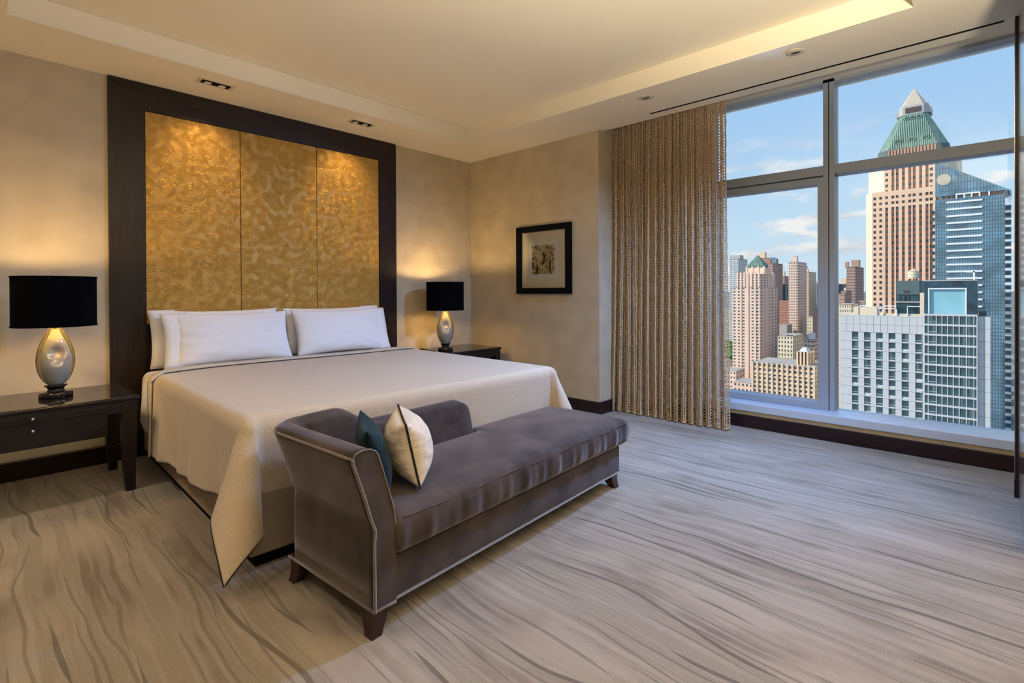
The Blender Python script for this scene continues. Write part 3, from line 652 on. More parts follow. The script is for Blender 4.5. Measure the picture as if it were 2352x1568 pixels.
def cushion_mesh(name, w, h, t, matr, parent, n=30, ears=.05, power=2.6, wr=0.0, seed=0, sag=0.0, flange=None):
    """soft cushion standing in the local XZ plane, thickness along Y, base at z=0; returns (object, rim points)"""
    rs = np.random.RandomState(seed); ph = rs.rand(8)*6; V = []; F = []
    def pos(a, b_, s):
        f = max(0.0, (1-abs(a)**power)*(1-abs(b_)**power))**.52
        x = a*w/2*(1-ears*(1-b_*b_)*abs(a)**3*1.0); z = b_*h/2*(1-ears*1.3*(1-a*a)*abs(b_)**3)
        y = s*t/2*f
        if b_ < 0 and sag: y *= 1+sag*(-b_); z -= 0
        wq = wr*(math.sin(9*a+ph[0]+5*b_)*math.sin(7*b_+ph[1])+.6*math.sin(17*b_+ph[2]+4*math.sin(3*a+ph[3])))*f*(.3+.7*a*a)
        return (x, y+s*wq, z+h/2)
    idx = {}
    def vid(i, j, s):
        if i in (0, n) or j in (0, n): s = 0
        k = (i, j, s)
        if k not in idx: idx[k] = len(V); a = -math.cos(math.pi*i/n); b_ = -math.cos(math.pi*j/n); a = .5*a+.5*(2*i/n-1); b_ = .5*b_+.5*(2*j/n-1); V.append(pos(a, b_, s))
        return idx[k]
    for s in (-1, 1):
        for i in range(n):
            for j in range(n):
                q = [vid(i, j, s), vid(i+1, j, s), vid(i+1, j+1, s), vid(i, j+1, s)]
                F.append(q if s < 0 else q[::-1])
    rim = [V[vid(i, 0, 0)] for i in range(n)]+[V[vid(n, j, 0)] for j in range(n)]+[V[vid(i, n, 0)] for i in range(n, 0, -1)]+[V[vid(0, j, 0)] for j in range(n, 0, -1)]
    return mesh(name, V, F, matr, parent, True), rim
def bed_pillow(x, y, z, w, h, t, tilt, rz, label, seed, open_side):
    r = thing('bed_pillow', label, 'pillow', (x, y, z), rz, 'white bed pillows')
    o, rim = cushion_mesh('pillow', w, h, t, M['linen'], r, 34, ears=.06, power=3.0, wr=.007, seed=seed, sag=.18)
    o.rotation_euler = (tilt, 0, 0)
    # open hem of the pillowcase: a soft flat cuff past the filling
    s = open_side; V = []; F = []; n = 14
    for side in (-1, 1):
        for i in range(n+1):
            b_ = -1+2*i/n; zz = h/2+b_*h/2*(1-.03*(1-b_*b_))
            for j in range(5):
                e = j/4; V.append((s*(w/2*(1-.055*(1-b_*b_))-.10+.17*e), side*(t*.19*(1-e*.70)*(1-b_*b_)**.5+.004)+.010*math.sin(3*b_+seed)*e, zz))
    for q in range(2):
        b0 = q*(n+1)*5
        for i in range(n):
            for j in range(4): F.append((b0+i*5+j, b0+i*5+j+1, b0+(i+1)*5+j+1, b0+(i+1)*5+j))
    c = mesh('case_hem', V, F, M['linen'], r, True); c.rotation_euler = (tilt, 0, 0); so = c.modifiers.new('thickness', 'SOLIDIFY'); so.thickness = .003
    return r
bed_pillow(1.425, 4.452, .645, .86, .43, .15, R(-9), R(-1), 'white pillow leaning on the headboard, left back', 1, -1)
bed_pillow(2.330, 4.445, .645, .86, .425, .15, R(-9), R(-1), 'white pillow leaning on the headboard, right back', 2, 1)
bed_pillow(1.465, 4.275, .652, .84, .42, .17, R(-20), R(-2), 'front white pillow on the left half of the bed', 3, -1)
bed_pillow(2.345, 4.262, .652, .84, .42, .17, R(-20), R(-2), 'front white pillow on the right half of the bed', 4, 1)

# ------------------------------------------------------------------ chaise
SO = (0.945, 1.545, 0.0); SR = R(3.1)
def chaise():
    r = thing('chaise_longue', 'taupe velvet chaise longue with one raised arm and dark legs', 'sofa', SO, SR)
    boxo('base_frame', .03, 1.80, .016, .600, .098, .262, M['velvet'], r, bevel=.016, seg=3)
    # ---- arm and back: one padded wall swept round the corner
    prof_o = [(.0, .098), (.0, .22), (.0, .34), (-.004, .38), (.012, .42), (.036, .50), (.062, .575), (.082, .632)]
    top = [(.083, .650), (.070, .664), (.045, .670), (.015, .667), (-.006, .655), (-.016, .640)]
    prof_i = [(-.030, .60), (-.052, .53), (-.076, .45), (-.090, .37), (-.092, .30), (-.092, .098)]
    PR = prof_o+top+prof_i
    path = []      # (u, v, nx, ny, height, flare factor)
    D, rc = .612, .075
    for v_ in np.linspace(0, D-rc, 16): path.append((.014, v_, -1, 0, .668, 1.0))
    for a in np.linspace(0, 90, 9)[1:]:
        path.append((.014+rc-rc*math.cos(R(a)), D-rc+rc*math.sin(R(a)), -math.cos(R(a)), math.sin(R(a)), .668, 1-.62*a/90))
    us = np.r_[np.linspace(.014+rc, .96, 44)[1:], np.linspace(.96, 1.055, 14)[1:]]
    for u_ in us:
        k = min(1, max(0, (u_-.235)/.20)); k = k*k*(3-2*k); h = .680-.012*math.cos(0)-.088*k
        if u_ < .235: h = .668+.006*(u_/.235)
        else: h = .674-.084*k
        e = max(0, (u_-.965)/.09); 
        if e > 0: h = .50+(h-.50)*math.sqrt(max(0.0, 1-e**2.4))
        path.append((u_, D, 0, 1, h, .38))
    rings = []; 
    for (u_, v_, nx, ny, h, fl) in path:
        ring = []
        for (o_, z) in PR:
            zz = z if z < .34 else .34+(z-.34)*(h-.34)/(.670-.34)
            oo = o_*fl if o_ > 0 else (o_ if z < .5 else o_*fl-(1-fl)*.075)
            ring.append((u_+nx*oo, v_+ny*oo, zz))
        rings.append(ring)
    o = MB().loft(rings).build('arm_and_back', M['velvet'], r, True)
    for pl in o.data.polygons:
        if len(pl.vertices) > 4: pl.use_smooth = False
    # welts
    n = len(prof_o); front = [rings[0][k] for k in range(n)]+[rings[0][n]]
    mb = MB(); mb.tube([(p[0]-.001, p[1]-.002, p[2]) for p in front], .0055, 6); mb.tube([(q[n][0]+.0, q[n][1], q[n][2]-.004) for q in rings[:26]], .0055, 6)
    mb.tube([(rings[0][k][0], rings[0][k][1]-.0015, rings[0][k][2]) for k in range(n, len(PR)-1)], .003, 5)
    mb.tube([(.012, .60, .100), (.011, -.003, .100), (.10, -.003, .100), (.11, .012, .100), (1.795, .012, .100), (1.803, .02, .100), (1.803, .595, .100)], .0055, 6)
    mb.build('welt', M['welt'], r, True)
    # ---- long seat cushion, wider past the end of the back
    L_, z0, th_ = 1.77, .255, .150
    def dfm(x, y, z):
        u_ = x+L_/2+.095; k = min(1, max(0, (u_-1.045)/.05)); k = k*k*(3-2*k); vmax = .520+.085*k; vmin = -.004
        vv = (y/.3+1)/2; V_ = vmin+(vmax-vmin)*vv
        cx = 1-(x/(L_/2))**2; cy = 1-(y/.3)**2; zz = z+z0+th_/2
        if z > 0: zz += .030*(max(0, cx)**.35)*(max(0, cy)**.5)+.004*math.sin(9*u_+2)*math.sin(8*V_)*max(0, cy)
        bul = (1-(z/(th_/2))**2)
        if y < -.28: V_ -= .016*bul+.0035*bul*(math.sin(31*u_)+.8*math.sin(53*u_+1)+.5*math.sin(97*u_+2))
        if x > L_/2-.03: u_ += .020*bul
        if y > .28: V_ += .01*bul
        return (u_, V_, zz)
    soft_box('seat_cushion', (L_/2, .3, th_/2), .035, (150, 36, 10), M['velvet'], r, dfm)
    pts = [(u_, -.010-.002*math.sin(29*u_), .386+.003*math.sin(11*u_)) for u_ in np.linspace(.13, 1.83, 60)]
    MB().tube(pts+[(1.862, .03, .386), (1.866, .56, .386)], .0028, 5).build('cushion_welt', M['velvet'], r, True)
    for (u_, v_, su, sv) in ((.062, .052, -1, -1), (1.742, .066, 1, -1), (.062, .552, -1, 1), (1.742, .548, 1, 1)):
        rg = []
        for k in range(8):
            t = k/7; h = .021+.018*t; off = .022*(1-t)**2; cx, cy = u_+su*(off+.012-.020*t*0), v_+sv*off
            rg.append([(cx-h, cy-h, .1*t), (cx+h, cy-h, .1*t), (cx+h, cy+h, .1*t), (cx-h, cy+h, .1*t)])
        MB().loft(rg).build('leg', M['leg'], r)
    return r
chaise()
def to_world(u_, v_, z): return (SO[0]+u_*math.cos(SR)-v_*math.sin(SR), SO[1]+u_*math.sin(SR)+v_*math.cos(SR), z)
def throw(u_, v_, z, w, h, t, lean, turn, m, label, seed, pipe, wr):
    r = thing('throw_cushion', label, 'cushion', to_world(u_, v_, z), SR+R(90)+turn)
    o, rim = cushion_mesh('cushion', w, h, t, m, r, 36, ears=.085, power=2.2, wr=wr, seed=seed); o.rotation_euler = (lean, 0, 0)
    if pipe:
        q = MB().tube(rim, .0048, 6, closed=True).build('piping', M['piping'], r, True); q.rotation_euler = (lean, 0, 0)
    return r
throw(.228, .240, .432, .37, .270, .115, R(-17), R(-30), M['teal'], 'dark teal velvet cushion tucked against the arm of the chaise', 11, False, .004)
throw(.378, .228, .432, .375, .258, .195, R(-12), R(-33), M['cream'], 'cream crinkled cushion with black piping on the chaise', 12, True, .006)

# ------------------------------------------------------------------ added uplighter behind the viewpoint, unseen fill for the ceiling
def fill_uplighter(x, y):
    r = thing('fill_uplighter', 'added unseen fill uplighter with a dark bowl behind the viewpoint', 'lamp', (x, y, 0))
    MB().lathe([(.001, 0), (.15, 0), (.152, .012), (.14, .02), (.02, .028), (.001, .028)], 32).build('base', M['black_gloss'], r, True)
    MB().lathe([(.011, .025), (.011, 1.66)], 14).build('pole', M['steel'], r, True)
    MB().lathe([(.012, 1.65), (.06, 1.66), (.12, 1.69), (.17, 1.735), (.172, 1.738), (.165, 1.738), (.11, 1.70), (.05, 1.675), (.001, 1.67)], 40, cap=False).build('bowl', M['stand'], r, True)
    MB().lathe([(.001, 1.675), (.02, 1.68), (.03, 1.70), (.02, 1.725), (.001, 1.73)], 18).build('bulb', M['lamp_lit'], r, True)
    light('fill_uplight', 'SPOT', (0, 0, 1.76), P_FILL_UP, (1.0, 0.87, 0.65), r, (0, 0, 3), spot_size=R(168), spot_blend=.35, shadow_soft_size=0.10)
fill_uplighter(1.25, -0.50)


# ================================================================== THE CITY OUTSIDE (metres, facades face the window)
GZ = -94.0                                                    # street level below the eye
def at(px, py, D):
    """point where the photo's line of sight through (px, py) meets the facade plane x = D"""
    r_ = fw+rt2*(px-CAM_CX)/CAM_F-up2*(py-CAM_CY)/CAM_F; return EYE+(D-EYE[0])/r_[0]*r_
def yat(px, D): return float(at(px, 668, D)[1])
def zat(px, py, D): return float(at(px, py, D)[2])
def cmat(name, c, rough=.85, **k): return mat(name, c, rough, spec=.2, **k)
C_ = dict(
    glass=mat('tower_glazing', (0.15, 0.215, 0.26), 0.25, var=0.7, vscale=.45, detail=1, spec=.5),
    bluegl=mat('blue_glazing', (0.16, 0.29, 0.385), 0.07, var=0.35, vscale=.13, detail=2, spec=1.0, metal=.35),
    teal=mat('teal_glazing', (0.02, 0.065, 0.085), 0.08, var=0.5, vscale=.35, detail=1, spec=.7),
    white=cmat('white_cladding', (0.53, 0.54, 0.56), .6, var=.03, vscale=.2), joint=cmat('cladding_joint', (0.33, 0.34, 0.35)),
    bright=cmat('white_metal', (0.78, 0.80, 0.82), .4), copper=cmat('copper_roof', (0.15, 0.25, 0.205), .6, var=.22, vscale=.25, vstretch=(1, 1, .15)),
    rib=cmat('copper_seam', (0.27, 0.40, 0.33), .6), cream=cmat('pale_sunlit_brick', (0.72, 0.63, 0.50)), orange=cmat('orange_brick', (0.80, 0.545, 0.385), var=.05, vscale=.1),
    brown=cmat('red_brown_brick', (0.50, 0.255, 0.18)), pink=cmat('pink_brick', (0.80, 0.60, 0.49), var=.05, vscale=.08), tan=cmat('tan_brick', (0.80, 0.60, 0.415), var=.05, vscale=.1),
    dark=cmat('dark_brick', (0.12, 0.075, 0.07)), slate=cmat('slate_panels', (0.10, 0.15, 0.16), .5), roof=cmat('flat_roof', (0.42, 0.40, 0.38), var=.15, vscale=.1),
    ivory=cmat('ivory_brick', (0.74, 0.64, 0.48)), grey=cmat('grey_stone', (0.46, 0.45, 0.43)), mauve=cmat('mauve_brick', (0.46, 0.30, 0.245)), tanl=cmat('light_tan_brick', (0.76, 0.58, 0.40)),
    pale=cmat('pale_curtain_wall', (0.60, 0.66, 0.66), .4), brick=cmat('red_brick', (0.42, 0.22, 0.165)), leaf=cmat('tree_leaves', (0.10, 0.19, 0.045), var=.4, vscale=.4),
    street=cmat('street_and_roofs', (0.22, 0.22, 0.22), var=.45, vscale=.02, detail=8), navy=mat('marble_blue', (0.018, 0.055, 0.085), .2, var=.5, vscale=.4, detail=6), aqua=mat('aqua_screen', (0.22, 0.46, 0.55), .5, var=.12, vscale=.12),
    cap=cmat('weathered_stone', (0.50, 0.45, 0.36), var=.08, vscale=.5), wood=cmat('tank_wood', (0.62, 0.47, 0.33)))
o = boxo('ground', 60, 26000, -14000, 20000, GZ-2, GZ, C_['street']); struct(o)

def facade(mb, P, us, zs, hole, depth, m=0):
    """one connected skin: P(u, z, d) gives the point, hole(i, j) says which cells are openings"""
    nu, nz = len(us), len(zs); base = len(mb.V)
    V = [P(u, z, 0) for z in zs for u in us]; F = []
    H = [[hole(i, j) for j in range(nz-1)] for i in range(nu-1)]
    back = {}
    def bk(i, j):
        if (i, j) not in back: back[(i, j)] = len(V); V.append(P(us[i], zs[j], depth))
        return back[(i, j)]
    for i in range(nu-1):
        for j in range(nz-1):
            q = [j*nu+i, j*nu+i+1, (j+1)*nu+i+1, (j+1)*nu+i]
            if not H[i][j]: F.append(q); continue
            for (a, b_, c, d) in (((i, j), (i+1, j), i, j-1), ((i, j+1), (i+1, j+1), i, j+1), ((i, j), (i, j+1), i-1, j), ((i+1, j), (i+1, j+1), i+1, j)):
                if 0 <= c < nu-1 and 0 <= d < nz-1 and H[c][d]: continue
                F.append([a[1]*nu+a[0], b_[1]*nu+b_[0], bk(*b_), bk(*a)])
    mb.add(V, F, m)
def lines(a, b_, n, f, margin=0.0):
    c = (b_-a-2*margin)/n; L_ = [a]
    for k in range(n): s = a+margin+k*c+c*(1-f)/2; L_ += [s, s+c*f]
    return L_+[b_]
odd = lambda i, j: i % 2 == 1 and j % 2 == 1
FOOT = [(190, 222, -5, 45), (255, 285, 5, 40), (295, 330, -5, 35), (435, 500, 5, 80)]          # ground already built on
def block(name, label, D, xl, xr, ytop, depth, wall, ncol=6, fh=3.2, fwid=.5, fhei=.5, side=4, tops=(), group=None, recess=.5, glass='glass', base=None, zt=None):
    """a building: wall skins with real openings, glazing behind them, flat roof, roof houses"""
    Y0, Y1 = yat(xr, D), yat(xl, D); ztop = zt if zt is not None else zat((xl+xr)/2, ytop, D); zb = GZ if base is None else base
    r = thing(name, label, 'building', (D+depth/2, (Y0+Y1)/2, zb), 0, group); FOOT.append((D, D+depth, Y0, Y1))
    h = ztop-zb; w = (Y1-Y0)/2; d = depth/2; nr = max(1, int(h/fh)); zs = lines(0, h, nr, fhei)
    mb = MB(); facade(mb, lambda u, z, e: (-d+e, u, z), lines(-w, w, ncol, fwid), zs, odd, recess)
    if side: facade(mb, lambda u, z, e: (u, -w+e, z), lines(-d, d, side, fwid), zs, odd, recess)
    else: mb.add([(-d, -w, 0), (d, -w, 0), (d, -w, h), (-d, -w, h)], [(0, 1, 2, 3)])
    mb.add([(-d, w, 0), (d, w, 0), (d, w, h), (-d, w, h)], [(3, 2, 1, 0)]); mb.add([(d, -w, 0), (d, w, 0), (d, w, h), (d, -w, h)], [(0, 1, 2, 3)])
    o = mb.build('walls', C_[wall], r); o['kind'] = 'stuff'
    boxo('glazing', -d+recess+.01, d-.3, -w+recess+.01, w-.3, .5, h-.4, C_[glass], r)
    boxo('roof', -d, d, -w, w, h-.3, h-.02, C_['roof'], r)
    for (pl, pr, pt, dd, m) in tops:
        ya, yb_ = yat(pr, D+dd)-(Y0+Y1)/2, yat(pl, D+dd)-(Y0+Y1)/2; boxo('roof_house', -d+dd, min(d, -d+dd+max(4, (yb_-ya))), ya, yb_, h-.1, zat((pl+pr)/2, pt, D+dd)-zb, C_[m], r)
    return r

# ------------------------------------------------------------------ brick tower with the green pyramid roof
def pyramid_tower():
    D = 440.0; Y0, Y1 = yat(2187, D), yat(2003, D); cy = (Y0+Y1)/2; wf = (Y1-Y0)/2; ch = 4.2; hf = wf+ch
    r = thing('pyramid_tower', 'tall orange brick tower with a green copper pyramid roof', 'building', (D+hf, cy, GZ)); zz = lambda px, py, dd=0: zat(px, py, D+dd)-GZ
    def octa(h, c, z): return [(-h, -h+c, z), (-h, h-c, z), (-h+c, h, z), (h-c, h, z), (h, h-c, z), (h, -h+c, z), (h-c, -h, z), (-h+c, -h, z)][::-1]
    cols = [2009.4, 2022.9, 2036.6, 2050.8, 2060.8, 2075, 2089.7, 2099.7, 2114.6, 2129.2, 2139, 2153, 2166.8, 2180]; hwin = yat(2009.4, D)-yat(2012.5, D)
    yc = sorted(yat(c, D)-cy for c in cols); us = [-wf]
    for y in yc: us += [y-hwin, y+hwin]
    us.append(wf)
    z1 = zz(2092, 433); fh = 3.93; nr = 44; zr = zz(2009.4, 455)-1.0
    def mk(nm, ulist, zlo, zhi, nrow, ztopwin, tall, x, mm, x2):
        zs = [zlo]; rows = []
        for k in range(nrow-1, -1, -1): zs += [ztopwin-k*fh-1.95, ztopwin-k*fh]
        zs.append(zhi); nrw = len(zs)
        strip_top = 2*(nrow-tall[1])-1 if tall else 0
        def hole(i, j):
            if i % 2 == 0: return False
            c = (i-1)//2
            if j % 2 == 1: return True
            return bool(tall) and tall[0](c) and 0 < j < nrw-2 and tall[2](j)
        a = MB(); facade(a, lambda u, z, e: (x+e, u, z), ulist, zs, hole, 1.0); o = a.build(nm, C_[mm], r); o['kind'] = 'stuff'
        b_ = MB(); facade(b_, lambda u, z, e: (x+1.0+e, u, z), ulist, zs, odd, .35); o = b_.build('recessed_spandrels', C_['brown'], r); o['kind'] = 'stuff'
    n = len(cols); NR = 30; wt = zz(2009.4, 453.5)
    mk('front_brickwork', us, 0, z1, NR, wt, (lambda c: c < n-2 and c > 1 or c in (0, 1), 3, lambda j: j < 2*NR-4), -hf, 'orange', 0)
    # corners, sides and back of the lower shaft, sun brightness put into a paler colour
    lo = octa(hf, ch, 0); hi = octa(hf, ch, z1); mb = MB(); mb.V = lo+hi
    for k in range(8):
        q = (k+1) % 8
        if {k, q} == {6, 7}: continue
        mb.F.append((k, q, 8+q, 8+k)); mb.M.append(0)
    mb.build('side_walls', C_['cream'], r)
    boxo('glazing', -hf+1.36, hf-1, -wf, wf, 1, z1-.5, C_['glass'], r)
    # upper shaft with wide corners, these painted pale for sunlight too
    ch2 = 10.5; h2 = hf-.6; w2 = h2-ch2; z2 = zz(2092, 362); cu = [y for y in yc if abs(y) < w2-1.2]; u2 = [-w2]
    for y in cu: u2 += [y-hwin, y+hwin]
    u2.append(w2); n2 = len(cu)
    mk('upper_brickwork', u2, z1-.2, z2, 5, zz(2092, 377), (lambda c: 0 < c < n2-1, 0, lambda j: True), -h2, 'orange', 0)
    lo = octa(h2, ch2, z1-.2); hi = octa(h2, ch2, z2); mb = MB(); mb.V = lo+hi
    for k in range(8):
        q = (k+1) % 8
        if {k, q} == {6, 7}: continue
        mb.F.append((k, q, 8+q, 8+k)); mb.M.append(0)
    mb.build('upper_corner_walls', C_['cream'], r); boxo('glazing', -h2+1.36, h2-8, -w2+.3, w2-.3, z1, z2-.5, C_['glass'], r)
    a = MB(); a.add(octa(hf, ch, z1), [tuple(range(8))]); a.build('terrace', C_['cream'], r); a = MB(); a.add(octa(h2, ch2, z2), [tuple(range(8))]); a.build('terrace', C_['cream'], r)
    # dark band, copper pyramid, lantern, small stone pyramid
    hb = (yat(2019, D+8)-yat(2187, D+8))/2-.5; ht = hb*.405; cb, ct = hb*.30, ht*.30; dd = hf-hb; dt = hf-ht
    zb0, zb1 = z2, zz(2100, 336, dd); zp = zz(2101, 261, dt); zl = zz(2101, 240.5, dt); za = zz(2101.8, 203.5, hf)
    MB().loft([octa(hb+.3, cb, zb0), octa(hb+.3, cb, zb1)]).build('attic', C_['slate'], r)
    wb_ = hb-cb
    for k in range(15):
        y = -wb_+(k+.5)*2*wb_/15; boxo('attic_pier', -hb-.9, -hb, y-.5, y+.5, zb0, zb1-.5, C_['brown'], r)
    MB().loft([octa(hb, cb, zb1), octa(ht, ct, zp)]).build('copper_roof', C_['copper'], r)
    mb = MB(); nrib = 27
    for k in range(nrib):
        y = -wb_+(k+.5)*2*wb_/nrib; wt_ = ht-ct
        t = 1.0 if abs(y) < wt_ else (wb_-abs(y))/(wb_-wt_); xa, xb_ = -hb, -hb+(hb-ht)*t
        mb.loft([[(xa-.5, y-.22, zb1), (xa-.5, y+.22, zb1), (xa+.1, y+.22, zb1), (xa+.1, y-.22, zb1)], [(xb_-.5, y-.22, zb1+(zp-zb1)*t), (xb_-.5, y+.22, zb1+(zp-zb1)*t), (xb_+.1, y+.22, zb1+(zp-zb1)*t), (xb_+.1, y-.22, zb1+(zp-zb1)*t)]])
    o = mb.build('standing_seams', C_['rib'], r); o['kind'] = 'stuff'
    for t, ys, rad in ((.2, (-.56, 0, .56), 1.75), (.88, (-.56*.45, 0, .56*.45), 1.2)):
        for y in ys:
            x = -hb+(hb-ht)*t-1.0; z = zb1+(zp-zb1)*t
            MB().tube([(x, y*wb_+rad*math.cos(a), z+rad*math.sin(a)) for a in np.linspace(0, 2*math.pi, 17)[:-1]], .55, 6, closed=True).build('round_dormer', C_['copper'], r, True)
    MB().loft([octa(ht+.4, ct, zp), octa(ht+.4, ct, zl)]).build('lantern', C_['grey'], r)
    for y in (-.55, 0, .55): boxo('lantern_window', -ht-.9, -ht, y*(ht-ct)-1.3, y*(ht-ct)+1.3, zp+1.2, zl-1.6, C_['dark'], r)
    for s in (-1, 1): boxo('lantern_balcony', -ht+2, ht-2, s*(ht+.2)-1.6, s*(ht+.2)+1.6, zp, zl-2.2, C_['grey'], r)
    MB().loft([octa(ht*.98, ct, zl), octa(.3, .1, za)]).build('stone_cap', C_['cap'], r)
pyramid_tower()

# ------------------------------------------------------------------ blue glass tower with the slanted top
def glass_tower():
    D = 300.0; Y0, Y1 = yat(2308.5, D), yat(2148, D); cy = (Y0+Y1)/2; w = (Y1-Y0)/2; dep = 26.0
    r = thing('glass_tower', 'blue glass tower with a slanted top and white bands', 'building', (D, cy, GZ)); zz = lambda px, py: zat(px, py, D)-GZ
    zm = zz(2228, 452); boxo('glass_skin', 0, dep, -w, w, 0, zm, C_['bluegl'], r)
    ye = yat(2324, D)-cy; za, zb, zc = zz(2148, 372), zz(2324, 437), zz(2200, 447)
    P = [(w, zc), (w, za), (ye, zb), (ye, zz(2324, 452)), (ye+1, zc)]; n = len(P)
    mesh('slanted_crown', [(-.3, a, b_) for a, b_ in P]+[(dep, a, b_) for a, b_ in P], [tuple(range(n))[::-1], tuple(range(n, 2*n))]+[(k, (k+1) % n, n+(k+1) % n, n+k) for k in range(n)], C_['bluegl'], r)
    boxo('dark_gap', -.1, dep-1, -w+.5, w-12, zm, zc, C_['dark'], r)
    for px in (2197, 2215, 2232, 2250, 2272): y = yat(px, D)-cy; boxo('gap_strut', -.35, .2, y-.25, y+.25, zm-.2, zc+.2, C_['bright'], r)
    boxo('sill_band', -.4, .2, yat(2250, D)-cy, yat(2195, D)-cy, zc-.1, zc+.5, C_['bright'], r)
    c0 = at(2168, 413, D); q = MB().lathe([(.01, 0), (2.45, 0), (2.45, .3), (.01, .3)], 28).build('round_disc', C_['cap'], r); q.rotation_euler = (0, R(-90), 0); q.location = (-.35, c0[1]-cy, c0[2]-GZ)
    fh = 4.13*0+ (zat(2215, 461.5, D)-zat(2215, 477.6, D))
    ya, yb_ = yat(2256.5, D)-cy, yat(2174, D)-cy; zf = zz(2215, 462)
    for k in range(19): boxo('white_band', -.55, .1, ya, yb_, zf-k*fh-.38, zf-k*fh+.38, C_['bright'], r)
    y2 = yat(2308.5, D)-cy; y3 = yat(2323, D)-cy
    for k in range(36): z = zz(2315, 475)-k*fh; boxo('balcony', 1.0, 7.0, y3, y2, z-.9, z+.9, C_['teal'], r)
    yl = yat(2139, D)-cy
    for k in range(18): z = zz(2144, 487)-k*fh; boxo('terrace', 2.0, 8.0, w, yl, z-.7, z+.7, C_['teal'], r)
    mb = MB()
    for k in range(26): y = -w+(k+.5)*2*w/26; mb.box(-.12, 0, y-.07, y+.07, 0, zm)
    nfl = int(zm/(fh/2))
    for k in range(nfl): mb.box(-.12, 0, -w, w, k*fh/2, k*fh/2+.14)
    o = mb.build('mullion_grid', C_['slate'], r); o['kind'] = 'stuff'
    mb = MB()
    for k in range(24): y = ye+(k+.5)*(w-ye)/24; t = (y-ye)/(w-ye); mb.box(-.42, -.3, y-.06, y+.06, zc+.4, zb+(za-zb)*t-.2)
    for k in range(6):
        z = zc+3.4*(k+.6); t = max(0.0, (z-zb)/(za-zb)); 
        if t < 1: mb.box(-.42, -.3, ye+(w-ye)*t+.3, w, z-.06, z+.06)
    o = mb.build('crown_grid', C_['slate'], r); o['kind'] = 'stuff'
glass_tower()

